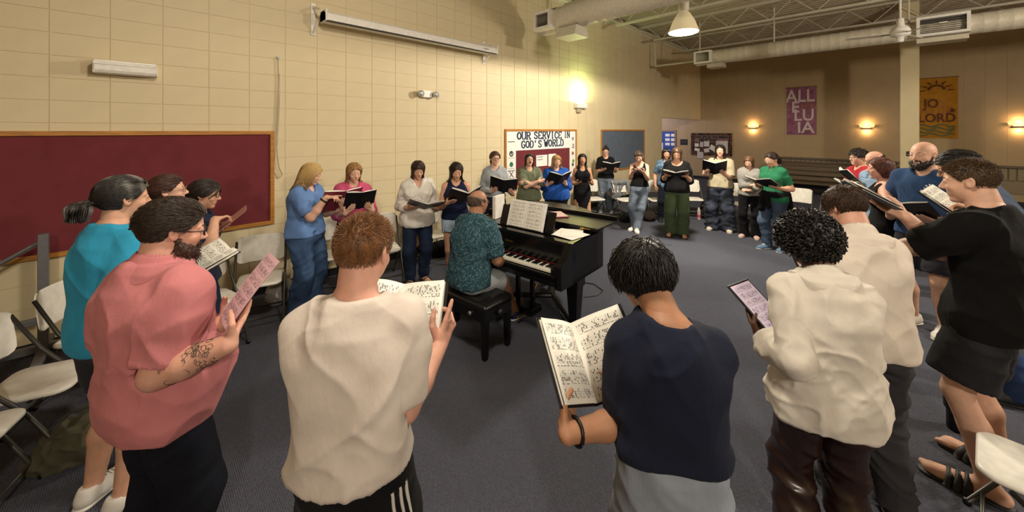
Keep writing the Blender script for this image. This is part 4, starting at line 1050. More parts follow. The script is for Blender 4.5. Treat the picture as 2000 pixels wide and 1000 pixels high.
        T.ell((0, cyf(.83)+.04*h, Z(nf)+.05*h), (nw, .05*h+ (nb-nf)*h*.6, .055*h), .008, op='s'); T.put(lambda P: P[..., 2]-Z(nb)-(P[..., 1]*-.1)-.012*h, (-1, -1, 0), (1, 1, 3), .005, 'i')
        if top.get('v'): T.cone((0, cyf(.83)+.04*h*b, Z(.835)), (0, cyf(.78)+.085*h*b, Z(top['v'])), .034*h, .006*h, .006, op='s', sq=((0, 1, 0), 1.8))
        if tank:
            for s in (-1, 1): T.ell((s*(sw+.022*h), cyf(.8), Z(.80)), (.05*h*(2-tank), .075*h, .085*h), .01, op='s')
        T.cone(nk0+np.array([0, 0, -.0]), nk1, nr*1.08+.004, nr+.004, .006, op='s')
        if top.get('collar'):
            cz = Z(.836); ex = top.get('cstand', .0)
            cr = [(cz-.032*h, 0, cyf(.83)-.002*h, nr+.036*h+ex, nr+.030*h+ex), (cz-.012*h, 0, cyf(.83)+.0*h, nr+.022*h, nr+.022*h), (cz+.012*h, 0, cyf(.84)+.0, nr+.010*h, nr+.012*h), (cz+.018*h, 0, cyf(.84)+.0, nr+.007*h, nr+.009*h)]
            T.rings(cr, .006, tilt=None, z0=cz-.03*h); T.cone(nk0-np.array([0, 0, .01]), nk1, nr*1.06+.004, nr+.0035, .003, op='s'); T.cone((0, cyf(.83)+.03*h, Z(.85)), (0, cyf(.78)+.09*h, Z(.80)), .012*h, .02*h, .006, op='s', sq=((0, 1, 0), 2.2))
        elif not tank and not top.get('noband'):
            CB = np.array([0, cyf(.83)+.002*h, Z(.839)])
        if near and not top.get('tuck') and not top.get('solid'): T.rings([(a_, b_, c_, max(.02, d_-.02), max(.02, e_-.02)) for a_, b_, c_, d_, e_ in shp if a_ < Z(hem)+.07], .004, op='s', z0=Z(hem)-.1, z1=Z(hem)+.04)
        res = .0076 if near else .0115 if mid else .0155
        V, Q = T.mesh(res); V = relax(V, Q, 1, .4); N = vnormals(V, Q)
        V = folds(V, N, top.get('fold', .004), seed, top.get('fk', 'tee')); garments.append((top.get('n', 'shirt'), V, Q, top['m'], None)); CL.append(T)
        if top.get('collar') and mid:      # turned down collar lying on the shoulders
            K = Field(); c0 = nk0+np.array([0, .004*h, 0]); Rc = nr+.036*h
            def cfn(P, T=T):
                r_ = np.sqrt(((P[..., 0]-c0[0])/1.12)**2+(P[..., 1]-c0[1])**2)-Rc-np.clip(P[..., 1]-c0[1], 0, .1)*.35
                return np.maximum(np.maximum(T(P)-.008, r_), Z(.785)-P[..., 2])
            K.put(cfn, c0-np.array([.16, .16, .05*h]), c0+np.array([.16, .19, .06*h]), .004)
            ax_ = nk1-nk0; K.cone(nk0-ax_*.05, nk0+ax_*.24, nr+.028*h, nr+.014*h, .008)
            K.cone(nk0-ax_*.3, nk1, nr*1.08+.004, nr+.003, .003, op='s'); K.cone((0, c0[1]+.03*h, Z(.86)), (0, c0[1]+.12*h, Z(.80)), .006*h, .034*h, .006, op='s', sq=((0, 1, 0), 2.2))
            Vk, Qk = K.mesh(.0055 if near else .009); garments.append(('collar', relax(Vk, Qk, 1, .3), Qk, top['m'], None))
    TZ = None
    if bot:
        T = Field(); e = bot.get('ease', .008); wz = bot.get('waist', .6); kind = bot.get('k', 'trousers')
        T.rings([ring(q, rx, ry, e*.6+.002, e*.6+.002) for q, rx, ry in prof if q < wz+.06], .02, z1=Z(wz))
        if kind == 'skirt':
            q0 = ring(.5, .098, .070, e, e); T.rings([(Z(bot.get('end', .1)), 0, q0[2], q0[3]*bot.get('fl', .95), q0[4]*bot.get('fl', .95)+.02), (Z(.3), 0, q0[2], q0[3]*.98, q0[4]), q0, ring(.56, .096, .066, e, e)], .03)
        else:
            end = bot.get('end', 1.0); fl = bot.get('fl', 0.0)
            for nm, (hp, kn, ank, fd) in legs.items():
                hp2 = hp+np.array([0, 0, -.0]); bag = bot.get('bag', 0)
                ex = np.array([0, 0, 0])
                if end < .5:      # shorts
                    t = end/.5; en = hp*(1-t)+kn*t; n_ = U(kn-hp); T.cone(hp2, kn, tr*1.0+e*1.2, .036*h*lb+e*2.2+bag, .02, cut=[(en, n_)])
                    if near or mid: T.cone(en-n_*.03, en+n_*.02, .038*h*lb+(tr-.038*h*lb)*(1-t)+e*1.5+bag*.6-.012, .036*h*lb+e*2+bag*.6-.012, .004, op='s')
                else:
                    T.cone(hp2, kn, tr+e, .0385*h*lb+e*1.3+bag*.5, .03)
                    t = (end-.5)/.5; low = ank+np.array([0, 0, -.02*h])-fd*.003*h; en = kn*(1-t)+low*t; n_ = U(low-kn); T.cone(kn, kn*.55+low*.45-fd*.012*h, .0385*h*lb+e*1.3+bag*.5, .0375*h*lb+e*1.2+fl*.3+bag*.55, .03); T.cone(kn*.6+low*.4-fd*.012*h, low, .0375*h*lb+e*1.2+fl*.3+bag*.5, .029*h*lb+e*1.2+fl+bag*.6, .02, cut=[(en, n_)])
                    if bot.get('cuff'): T.cone(en-n_*.055, en-n_*.004, .029*h*lb+e*1.6+.007, .029*h*lb+e*1.6+.007, .004)
        V, Q = T.mesh(.0115 if near else .0135 if mid else .017); V = relax(V, Q, 1, .4); N = vnormals(V, Q)
        V = folds(V, N, bot.get('fold', .004), seed+9, 'leg'); garments.append((bot.get('n', kind), V, Q, bot['m'], None)); CL.append(T)
    # ---------------- mesh the skin: body, head block, hand blocks
    rb = .0105 if near else .0145 if mid else .019
    parts = []
    V, Q = B.mesh(rb)
    inside = np.zeros(len(V), bool)
    for T in CL: inside |= T(V) < -.022
    parts.append((V, Q[~inside[Q].all(1)]))
    Hd = Field(); Hd.cone(nk0, nk1, nr*1.08+.001, nr*.98+.001, .035); head_field(Hd, HFr, o)
    rh = .0046 if near else .007 if mid else .0082
    V, Q = Hd.mesh(rh, lo=HFr.t-np.array([.2, .2, .24])*(h/1.7), hi=HFr.t+np.array([.2, .2, .2])*(h/1.7)); parts.append((V, Q))
    for nm, (S0, E, Wp, yv, zv, cu, th) in arm.items():
        s = -1 if nm == 'L' else 1; hf = hand_frame(Wp, yv, zv, HL); K = Field(); K.cone(E*.3+Wp*.7, Wp, ra*.72, ra*.585, .01); hand_field(K, hf, -s, cu, thumb=th)
        parts.append(K.mesh(.0044 if near else .0065 if mid else .0078))
    V, Q = join(parts); skin = M('skin', SKIN.get(o.get('skin', 'light'), o.get('skin')))
    me = np_mesh('person', V, [Q]); root = link('person', me, skin); root.location = (x, y, 0); root.rotation_euler = (0, 0, rz); tag(root, label, 'person')
    for nm, V, Q, mat, _ in garments: link(nm, np_mesh(nm, V, [Q]), mat, root)
    # trims: neck band
    if top and not top.get('tank') and not top.get('collar') and near:
        pts = []
        for k in range(33):
            w = 2*math.pi*k/32; zt = Z(.851)+.002-.03*h*(1-math.cos(w))*.5; t = (zt-nk0[2])/(nk1[2]-nk0[2]); c_ = nk0+(nk1-nk0)*t; r_ = nr*1.06+.0065+.010*(1-math.cos(w))
            pts.append((c_[0]+math.sin(w)*r_*1.06, c_[1]-math.cos(w)*r_, zt))
        MB().tube(pts, .0085, 8, False, .6).build('neck_band', top['m'], root, True)
    # shoes
    shoe = o.get('shoe')
    if shoe:
        for nm, (hp, kn, ank, fd) in legs.items():
            s = -1 if nm == 'L' else 1; fz = ank[2]-.045*h; bs = ank*np.array([1, 1, 0])+np.array([0, 0, fz]); sd = np.array([fd[1], -fd[0], 0]); FR = Fr(np.stack([sd, fd, np.array([0, 0, 1.])], 1), bs, h)
            rs = .007 if near else .009 if mid else .0105
            if shoe['k'] == 'sandal':
                Sf = Field().cone((0, -.026, .004), (0, .112, .004), .026, .03, .004, FR, sq=((0, 0, 1), .28)); V, Q = Sf.mesh(rs*.7); so = link('sandal', np_mesh('sandal', V, [Q]), shoe['m'], root)
                for yy, zz, w in ((.068, .036, .0375), (.0, .05, .033)) if not shoe.get('slide') else ((.06, .034, .038), (.078, .030, .037), (.042, .037, .036)):
                    pts = [FR.w((w*math.cos(t), yy-.008*math.sin(t), .004+zz*math.sin(t))) for t in np.linspace(0, math.pi, 11)]; MB().tube(pts, .0105*h if shoe.get('slide') else .0085*h, 6, True, .5).build('strap', shoe['m'], so, True)
            else:
                Sf = Field().cone((0, -.02, .02), (0, .08, .016), .0245, .0265, .02, FR, sq=((0, 0, 1), .85)); Sf.cone((0, -.012, .045), (0, .02, .03), .0235, .024, .025, FR); Sf.cone((0, .08, .015), (0, .104, .013), .0265, .023, .02, FR, sq=((0, 0, 1), .72))
                Sf.put(lambda P: -(P[..., 2]-fz-.008*h), (-5, -5, -1), (5, 5, 1), .002, 'i'); Sf.put(lambda P: P[..., 2]-fz-.056*h, (-5, -5, -1), (5, 5, 1), .002, 'i')
                V, Q = Sf.mesh(rs); so = link('shoe', np_mesh('shoe', V, [Q]), shoe['m'], root)
                Lf = Field().cone((0, -.022, .006), (0, .1, .006), .0265, .0285, .006, FR, sq=((0, 0, 1), .36)); V, Q = Lf.mesh(rs*.8); V[:, 2] = np.maximum(V[:, 2], fz+.0005); link('sole', np_mesh('sole', V, [Q]), shoe.get('sole', M('plain', '#cfccc4', .6)), so)
                if shoe.get('lace'):
                    Lc = MB()
                    for q in range(4): Lc.tube([FR.w((-.014, .03+.014*q, .054-.006*q)), FR.w((0, .03+.014*q, .0575-.006*q)), FR.w((.014, .03+.014*q, .054-.006*q))], .0022*h, 5)
                    Lc.build('laces', M('plain', '#e8e6e0', .7), so)
    # hair, face, glasses
    torsoF = CL[0] if (CL and top) else B
    Hh = hair(o, HFr, near, lambda P: np.minimum(torsoF(P), B(P))) if o.get('hair') else None
    hm = o['hair'].get('m') if o.get('hair') else None
    if Hh is not None and len(Hh[0]): link('hair', np_mesh('hair', Hh[0], [Hh[1]]), hm, root)
    eyes = MB(); iris = MB()
    for s in (-1, 1):
        c = HFr.w((s*.138, .338, .028)); hair_c = hm or M('hair', '#4a3424')
        E_ = Field().ell((s*.138, .333, .022), (.05, .052, .033), .01, HFr); V, Q = E_.mesh(.0028 if near else .0036); eo = link('eye', np_mesh('eye', V, [Q]), M('plain', '#cfc6bb', .25), root)
        I_ = Field().ell((s*.135, .372, .018), (.021, .016, .024), .01, HFr); V, Q = I_.mesh(.0022 if near else .003); link('iris', np_mesh('iris', V, [Q]), M('plain', '#2a1a10', .2), eo)
        if o['hair']['t'] != 'none' or True:
            Bf = Field().cone((s*.055, .376, .112), (s*.125, .36, .126), .013, .014, .01, HFr).cone((s*.125, .36, .126), (s*.21, .305, .106), .013, .007, .01, HFr); V, Q = Bf.mesh(.0025 if near else .0036)
            if len(V): link('eyebrow', np_mesh('eyebrow', V, [Q]), o.get('browm', M('hair', '#3a281c')), root)
    op = o.get('mouth', 0)
    if op: V, Q = Field().ell((0, .375, -.25), (.066, .05, .04+op*.95), .01, HFr).mesh(.004); link('open_mouth', np_mesh('open_mouth', V, [Q]), M('plain', '#3a1210', .5), root)
    lp = Field().cone((-.115, .337, -.25), (0, .366, -.236+op), .012, .02, .01, HFr).cone((0, .366, -.236+op), (.115, .337, -.25), .02, .012, .01, HFr).cone((-.1, .337, -.262), (0, .36, -.276-op), .012, .024, .01, HFr).cone((0, .36, -.276-op), (.1, .337, -.262), .024, .012, .01, HFr)
    V, Q = lp.mesh(.0032 if near else .0045); lc = s2l(SKIN.get(o.get('skin', 'light'), '#cf9b7d')); link('lips', np_mesh('lips', V, [Q]), M('plain', (lc[0]*.8, lc[1]*.52, lc[2]*.55), .4), root)
    if o.get('beard'):
        bd_ = o['beard']; Bf = Field()
        for q in (-1, 1): Bf.cone((q*.285, .0, -.08), (q*.262, .1, -.3), .042, .075, .05, HFr).cone((q*.262, .1, -.3), (q*.13, .24, -.42), .085, .12, .07, HFr).cone((q*.22, .2, -.2), (q*.2, .24, -.34), .05, .09, .06, HFr).cone((q*.13, .24, -.42), (0, .28, -.44), .12, .13, .06, HFr)
        Bf.cone((0, .25, -.42), (0, .2+.06, -.42-bd_.get('len', .06)), .14, .11, .06, HFr); Bf.cone((-.1, .35, -.2), (.1, .35, -.2), .035, .035, .03, HFr); Bf.cone((-.13, .34, -.22), (-.1, .3, -.36), .035, .06, .03, HFr); Bf.cone((.13, .34, -.22), (.1, .3, -.36), .035, .06, .03, HFr)
        Bf.ell((0, .43, -.253), (.075, .09, .03), .01, HFr, op='s'); V, Q = Bf.mesh(.004 if near else .006); N = vnormals(V, Q); V = V+N*((vnoise(HFr.l(V)*np.array([30, 30, 13]), 2)-.5)*.05*s_)[:, None]; bo = join([(V, Q)])
        sel = RNG.integers(0, len(V), 700 if near else 120); p0 = V[sel]; dn = N[sel]+np.array([0, 0, -.9]); pth = np.stack([p0-N[sel]*.002, p0+dn*.006, p0+dn*.012+np.array([0, 0, -.003])], 1); t_ = tubes(pth, .0013 if near else .002, 4, .9)
        V, Q = join([(V, Q), t_]); link('beard', np_mesh('beard', V, [Q]), bd_['m'], root)
    if o.get('glasses'):
        gm = o['glasses'] if not isinstance(o['glasses'], bool) else M('plain', '#1b1a1a', .3); go = MB(); gr_ = o.get('glr', .0022); up = o.get('gup', 0)
        Rr = rotx(math.radians(65)) if up else np.eye(3); pf = (lambda p: HFr.w(np.array([p[0], p[1]-.12, p[2]+.38])) if up else HFr.w(p))
        for s in (-1, 1):
            go.tube([pf((s*.145+.095*math.cos(t)*1.05, .425-.02*abs(math.cos(t))*0-.05*max(0, s*math.cos(t)), .02+.075*math.sin(t))) for t in np.linspace(0, 2*math.pi, 19)], gr_, 6)
            go.tube([pf((s*.24, .385, .04)), pf((s*.345, .25, .04)), pf((s*.365, -.05, .045)), pf((s*.35, -.12, .0))], gr_, 6)
        go.tube([pf((-.05, .425, .035)), pf((0, .44, .05)), pf((.05, .425, .035))], gr_, 6); g_ = go.build('sunglasses' if up else 'glasses', gm, root, True)
        if up:
            for s in (-1, 1): V, Q = Field().ell((s*.145, .4-.12, .02+.38), (.098, .02, .075), .01, HFr).mesh(.0035); link('lens', np_mesh('lens', V, [Q]), M('plain', '#15130f', .15), g_)
    for nm, V, Q, mat in o.get('extra', lambda c: [])(dict(HFr=HFr, Z=Z, h=h, arm=arm, ra=ra, ring=ring, prof=prof, cyf=cyf, legs=legs, nr=nr, nk0=nk0, SHL=SHL, toL=toL, HL=HL, CL=CL, B=B)):
        if len(V):
            q_ = link(nm, np_mesh(nm, V, [Q]), mat, root)
            if nm == 'tattoo': q_['kind'] = 'stuff'
    if hold: make_held(hold, HFr, root, HF, be if hold['k'] == 'folder' else 0, label)
    return root
def cast(field, P0, d, L=.6):
    """first point of the cloth met from P0 along d (vectorised)"""
    P0 = np.asarray(P0, float); d = np.broadcast_to(U(d), P0.shape); ts = np.linspace(0, L, 100); hit = np.full(len(P0), L)
    D_ = np.stack([field(P0+d*t) for t in ts], 1); neg = D_ < 0; k = np.argmax(neg, 1); ok = neg.any(1) & (k > 0)
    f0 = D_[np.arange(len(P0)), np.maximum(k-1, 0)]; f1 = D_[np.arange(len(P0)), k]; t = ts[np.maximum(k-1, 0)]+(ts[1]-ts[0])*f0/np.where(ok, f0-f1, 1)
    return P0+d*np.where(ok, t, L)[:, None], ok
def strokes(field, d, lines, r, off=.002):
    """raised print: polylines cast on the cloth"""
    out = []; d = U(d)
    for ln in lines:
        P0 = np.array(ln, float); n = max(3, int(np.linalg.norm(np.diff(P0, axis=0), axis=1).sum()/.012)); tt = np.linspace(0, len(P0)-1, n); P0 = np.stack([np.interp(tt, np.arange(len(P0)), P0[:, k]) for k in range(3)], 1)
        P, ok = cast(field, P0-d*.35, d)
        if ok.all(): out.append(tubes((P-d*off)[None], r, 6, 0))
    return join(out) if out else (np.zeros((0, 3)), np.zeros((0, 4), int))
def make_held(hd, HFr, root, HF, be, who):
    """a thing of its own, standing where the hands are"""
    Mw = Matrix.Translation(root.location) @ Matrix.Rotation(root.rotation_euler.z, 4, 'Z')
    Rm = Matrix([list(r) for r in HF.R]).to_4x4(); Rm.translation = Vector(HF.t)
    kind = hd['k']; w, h = hd.get('w', .225), hd.get('h', .29); e = empty({'folder': 'choir_folder', 'sheet': 'music_sheet', 'tablet': 'tablet', 'phone': 'phone'}[kind])
    e.matrix_world = Mw @ Rm; tag(e, hd['label'], {'folder': 'folder', 'sheet': 'sheet music', 'tablet': 'tablet', 'phone': 'phone'}[kind], hd.get('g'))
    def page(x0, x1, s, z, curve, mat, name='page', nx=8):
        V = []; uv = []
        for i in range(nx+1):
            t = i/nx; xx = x0+(x1-x0)*t
            for j in (0, 1): V.append((xx, -h*.48+h*.96*j, z+curve*math.sin(math.pi*min(1, t*1.25)*.8))); uv.append((t if s > 0 else 1-t, j))
        F = [[2*i, 2*i+2, 2*i+3, 2*i+1] for i in range(nx)]
        n = len(V); V2 = V+[(a, b, c-.002) for a, b, c in V]; F2 = F+[[q+n for q in f][::-1] for f in F]+[[2*i, n+2*i, n+2*i+2, 2*i+2] for i in range(nx)]+[[2*i+1, 2*i+3, n+2*i+3, n+2*i+1] for i in range(nx)]+[[2*nx, n+2*nx, n+2*nx+1, 2*nx+1]]
        if s < 0: F2 = [f[::-1] for f in F2]; 
        V2 = np.array(V2); c, q = math.cos(be), math.sin(be)
        X = V2[:, 0]*s; Zz = V2[:, 2]; V2 = np.stack([X*c-s*Zz*q*1.0, V2[:, 1], np.abs(V2[:, 0])*q+Zz*c], 1)
        return link(name, np_mesh(name, V2, [np.array(F2)], True, np.array(uv+uv)), mat, e)
    if kind == 'folder':
        cm = hd.get('m', M('plain', '#131316', .38))
        for s in (-1, 1):
            R = roty(-be*s); MB().box((0 if s > 0 else -w, -h/2, -.004), (w if s > 0 else 0, h/2, 0), R=R, bev=.0015).build('cover', cm, e)
            if not hd.get('empty'):
                MB().box((.006 if s > 0 else -w+.014, -h*.47, .0005), (w-.014 if s > 0 else -.006, h*.47, .006+.003*s), R=R).build('page_stack', M('plain', '#d9d6ce', .7), e)
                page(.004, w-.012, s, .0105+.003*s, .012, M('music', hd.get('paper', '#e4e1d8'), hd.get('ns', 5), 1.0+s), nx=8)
        MB().box((-.006, -h/2, -.0055), (.006, h/2, -.0035)).build('spine', cm, e)
        if hd.get('turn'):     # a page caught half turned
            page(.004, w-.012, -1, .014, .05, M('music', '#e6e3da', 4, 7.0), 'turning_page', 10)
    elif kind == 'sheet':
        w2 = hd.get('w', .12); V = []; uv = []; nx, ny = 6, 8
        for j in range(ny+1):
            for i in range(nx+1): V.append((w2*(2*i/nx-1), h*(j/ny-.5), .006*math.sin(i/nx*math.pi)-.02*(j/ny-.5)**2)); uv.append((i/nx, j/ny))
        F = [[j*(nx+1)+i, j*(nx+1)+i+1, (j+1)*(nx+1)+i+1, (j+1)*(nx+1)+i] for j in range(ny) for i in range(nx)]; n = len(V)
        V2 = V+[(a, b, c-.0015) for a, b, c in V]; F2 = F+[[q+n for q in f][::-1] for f in F]
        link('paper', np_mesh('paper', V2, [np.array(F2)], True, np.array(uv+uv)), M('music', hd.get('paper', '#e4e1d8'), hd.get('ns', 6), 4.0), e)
    else:
        w2 = w; MB().box((-w2, -h/2, -.008), (w2, h/2, 0), bev=.003).build('body', hd.get('m', M('plain', '#101012', .3)), e)
        V = [(-w2+.012, -h/2+.012, .0008), (w2-.012, -h/2+.012, .0008), (w2-.012, h/2-.012, .0008), (-w2+.012, h/2-.012, .0008)]
        link('screen', np_mesh('screen', V, [np.array([[0, 1, 2, 3]])], False, np.array([(0, 0), (1, 0), (1, 1), (0, 1)])), M('music', '#b9a9b8', 6, 2.0, .25) if kind == 'tablet' else M('plain', '#22242a', .1), e)
# ============================================================ furniture
plast = M('plain', '#dedbd2', .38); blackp = M('plain', '#0b0b0c', .22); blacks = M('plain', '#0d0d0e', .4); brass = M('plain', '#b08d3c', .3, .9); ivory = M('plain', '#e6e2d4', .3); paperw = M('plain', '#dedbd2', .7)
def curved_panel(w, h0, h1, th, nx=10, nz=6, curve=.05, rad=.05):
    """white moulded back: local x, bulging backwards, rounded corners"""
    V = []; F = []
    def outline(t, u):
        x = (u*2-1); z = t; wx = w
        e = rad; zz = min(t, 1-t)*(h1-h0)
        if zz < e: wx = w-(e-math.sqrt(max(e*e-(e-zz)**2, 0)))
        return x*wx, h0+(h1-h0)*z
    ts = [0, .04, .12, .3, .5, .7, .88, .96, 1]
    for side in (0, 1):
        for t in ts:
            for i in range(nx+1):
                x, z = outline(t, i/nx); V.append((x, -curve*(1-(x/w)**2)-.12*(z-h0)+(-th if side else 0)*(1 if 0 < t < 1 and 0 < i < nx else .6), z))
    n = len(ts)*(nx+1)
    for k in range(len(ts)-1):
        for i in range(nx):
            a = k*(nx+1)+i; F.append([a, a+nx+1, a+nx+2, a+1]); F.append([n+a, n+a+1, n+a+nx+2, n+a+nx+1])
    for k in range(len(ts)-1):
        for i in (0, nx):
            a = k*(nx+1)+i; q = [a, n+a, n+a+nx+1, a+nx+1]; F.append(q if i else q[::-1])
    for i in range(nx):
        for k in (0, len(ts)-1):
            a = k*(nx+1)+i; q = [a, a+1, n+a+1, n+a]; F.append(q if k == 0 else q[::-1])
    return V, F
def slab(w, y0, y1, z, th, rad, crown=.0, n=6):
    P = []
    for cx, cy, a0 in ((w-rad, y1-rad, 0), (-w+rad, y1-rad, 90), (-w+rad, y0+rad, 180), (w-rad, y0+rad, 270)):
        for k in range(n+1):
            t = math.radians(a0+90*k/n); P.append((cx+rad*math.cos(t), cy+rad*math.sin(t)))
    m = len(P); c = (0, (y0+y1)/2); V = []; F = []
    for s_, zz in ((.93, z-th), (1, z-th*.7), (1, z-th*.25), (.95, z), (.6, z-crown)):
        V += [(c[0]+(x-c[0])*s_, c[1]+(y-c[1])*s_, zz) for x, y in P]
    for l in range(4):
        for i in range(m): F.append([l*m+i, l*m+(i+1) % m, (l+1)*m+(i+1) % m, (l+1)*m+i])
    F.append(list(range(m))[::-1]); V.append((c[0], c[1], z-crown*1.3)); F += [[4*m+i, 4*m+(i+1) % m, 5*m] for i in range(m)]
    return V, F
cm = {}
V, F = curved_panel(.225, .56, .845, .022); cm['backrest'] = MB().add([(x, y-.2, z) for x, y, z in V], F).mesh('backrest', True)
V, F = slab(.2, -.19, .22, .45, .035, .07, .008); cm['seat'] = MB().add(V, F).mesh('seat', True)
for s, k in ((-1, 'l'), (1, 'r')):
    cm['f'+k] = MB().tube([(s*.215, .25, .012), (s*.222, .06, .36), (s*.228, -.1, .55), (s*.228, -.24, .80)], .0125, 8).mesh('leg', True)
    cm['b'+k] = MB().tube([(s*.2, -.26, .012), (s*.205, -.05, .27), (s*.205, .12, .42)], .0115, 8).mesh('leg', True)
cm['c1'] = MB().tube([(-.2, -.22, .06), (.2, -.22, .06)], .009, 6).mesh('crossbar', True); cm['c2'] = MB().tube([(-.216, .2, .1), (.216, .2, .1)], .009, 6).mesh('crossbar', True)
cm['s'] = MB().tube([(-.21, .06, .415), (.21, .06, .415)], .009, 6).tube([(-.21, -.12, .415), (.21, -.12, .415)], .009, 6).mesh('seat_rail', True)
cm['foot'] = MB().lathe([(.017, 0), (.018, .02), (.014, .03)], 8).mesh('foot_cap', True)
for k, v in cm.items(): v.materials.append(plast if k in ('backrest', 'seat') else M('plain', '#3a3833', .42, .3) if k != 'foot' else blacks)
def chair(px, D, f, label):
    x, y = G(px, D); c = empty('folding_chair', (x, y, 0), math.radians(-45-f)); tag(c, label, 'chair', 'white folding chairs around the singers')
    for k, nm in (('backrest', 'backrest'), ('seat', 'seat'), ('fl', 'leg'), ('fr', 'leg'), ('bl', 'leg'), ('br', 'leg'), ('c1', 'crossbar'), ('c2', 'crossbar'), ('s', 'seat_rail')):
        o = link(nm, cm[k], None, c)
        if nm == 'leg':
            fo = link('foot_cap', cm['foot'], None, o); s = -1 if k[1] == 'l' else 1; fo.location = (s*.215, .25, 0) if k[0] == 'f' else (s*.2, -.26, 0)
    return c
for a in ((75, 2.34, 64, 'white folding chair at the left edge with seat toward the olive bag'), (-118, 1.85, 63, 'white folding chair seat cut by the left edge, above the next'), (-322, 1.48, 62, 'white folding chair whose corner shows lowest at the left edge'),
          (200, 2.92, 78, 'white folding chair with dark tubes behind the salmon polo man'), (408, 3.45, 120, 'white folding chair seat just behind the navy print tee woman'), (508, 3.95, 150, 'white folding chair alone right of the maroon board'),
          (655, 4.75, 150, 'white folding chair between the blue tee and pink sweatshirt women'), (748, 5.0, 150, 'white folding chair behind the crew cut man, left of the white blouse'), (846, 5.65, 150, 'white folding chair between the white blouse and navy tank women'),
          (1160, 8.6, 165, 'white folding chair behind the curly haired woman in black dress'), (1222, 8.5, 165, 'white folding chair with a grey jacket on its back'), (1283, 8.5, 178, 'white folding chair right of the light jeans woman'),
          (1352, 8.6, 190, 'white folding chair right of the green trousers woman'), (1409, 8.45, 197, 'white folding chair mostly hidden by the baggy jeans woman'), (1450, 8.0, 200, 'white folding chair left of the grey fleece woman'),
          (1556, 7.35, 225, 'white folding chair right of the green polo woman'), (1630, 6.7, 232, 'white folding chair in front of the pews, beside the red shirt'), (2058, 1.67, 322, 'white folding chair cut by the bottom right corner')):
    chair(*a)
# grey jacket hanging on a chair
x, y = G(1222, 8.5)
J = Field().cone((-.16, -.26, .8), (.16, -.26, .8), .05, .05, .03).cone((-.15, -.3, .78), (-.12, -.3, .5), .055, .05, .04).cone((.1, -.3, .78), (.12, -.3, .45), .06, .055, .04).cone((-.05, -.29, .78), (0, -.3, .48), .05, .05, .04).cone((-.17, -.22, .82), (-.2, -.12, .55), .04, .035, .03)
V, Q = J.mesh(.014); V = folds(V, vnormals(V, Q), .012, 3, 'linen'); jk = link('jacket', np_mesh('jacket', V, [Q]), M('fabric', '#74767a')); jk.location = (x, y, 0); jk.rotation_euler = (0, 0, math.radians(-45-165)); tag(jk, 'grey jacket slung over a white folding chair', 'jacket')
# ------------------------------------------------------------ the grand piano
PR = math.radians(-85); PX, PY = 2.60, 2.74
pi_ = empty('grand_piano', (PX, PY, 0), PR); tag(pi_, 'black grand piano with open keyboard and folded lid', 'piano')
def bez(p0, p1, p2, p3, n): return [tuple((1-t)**3*a+3*(1-t)**2*t*b+3*(1-t)*t*t*c+t**3*d for a, b, c, d in zip(p0, p1, p2, p3)) for t in np.linspace(0, 1, n)]
RIM = [(.745, -.03), (.745, .62)]+bez((.745, .66), (.74, .95), (.42, .95), (.33, 1.2), 10)+bez((.33, 1.22), (.26, 1.5), (-.1, 1.58), (-.4, 1.56), 9)+bez((-.45, 1.56), (-.72, 1.55), (-.745, 1.4), (-.745, 1.25), 6)+[(-.745, -.03)]
def offs(P, d):
    P = np.array(P); c = P.mean(0); n = len(P); out = []
    for i in range(n):
        t = P[(i+1) % n]-P[i-1]; t = t/np.linalg.norm(t); out.append(tuple(P[i]+np.array([t[1], -t[0]])*d))
    return out
back = [p for p in RIM if p[1] >= .1]
rim = [(.745, .14)]+RIM[1:-1]+[(-.745, .14)]
inn = offs(rim, -.04); m = MB(); n = len(rim)
V = [(x, y, z) for P, z in ((rim, .60), (rim, .975), (inn, .975), (inn, .60)) for x, y in P]
m.add(V, [[l*n+i, l*n+(i+1) % n, ((l+1) % 4)*n+(i+1) % n, ((l+1) % 4)*n+i] for l in range(4) for i in range(n-1)])
m.build('rim', blackp, pi_)
MB().prism([(x, y) for x, y in rim], .60, .63).build('soundboard', blackp, pi_)
for s in (-1, 1):
    a = MB().prism([(-.06, .60), (.75, .60), (.75, .975), (.13, .975), (.09, .955), (.05, .87), (-.02, .835), (-.06, .80)], s*.745-(.07 if s > 0 else 0), s*.745+(0 if s > 0 else .07), lambda p, q, r: (r, p, q)).build('arm', blackp, pi_)
    MB().box((s*.645-.035, -.04, .69), (s*.645+.035, .12, .775), bev=.012).build('key_block', blackp, a)
    MB().tube([(s*.68, -.035, .80), (s*.68, .05, .84), (s*.68, .085, .9), (s*.68, .12, .95)], .012, 8).build('scroll', blackp, a)
MB().box((-.7, -.06, .62), (.7, .16, .69)).box((-.7, -.06, .66), (.7, -.035, .715), bev=.004).build('key_bed', blackp, pi_)
wk = MB().box((.0005, 0, 0), (.0228, .148, .02), bev=.002).mesh('white_key'); wk.materials.append(ivory)
bk = MB().box((-.0055, .052, .018), (.0055, .15, .032), bev=.002).mesh('black_key'); bk.materials.append(blackp)
kb = empty('keyboard'); kb.parent = pi_
for i in range(52):
    o = link('white_key', wk, None, kb); o.location = (-.606+i*.0233, -.015, .715)
    if i % 7 in (0, 2, 3, 5, 6) and i < 51: o = link('black_key', bk, None, kb); o.location = (-.606+(i+1)*.0233, -.015, .715)
MB().box((-.61, .13, .735), (.61, .14, .75)).build('key_felt', M('fabric', '#5a1a1a', .2), kb)
fb = MB().prism([(.145, .735), (.165, .735), (.2, .975), (.13, .975), (.125, .95)], -.68, .68, lambda p, q, r: (r, p, q)).build('fallboard', blackp, pi_)
text('lettering', 'Baldwin', .034, brass, fb, (-.02, .131, .862), (math.radians(84), 0, 0), .0004, .0005)
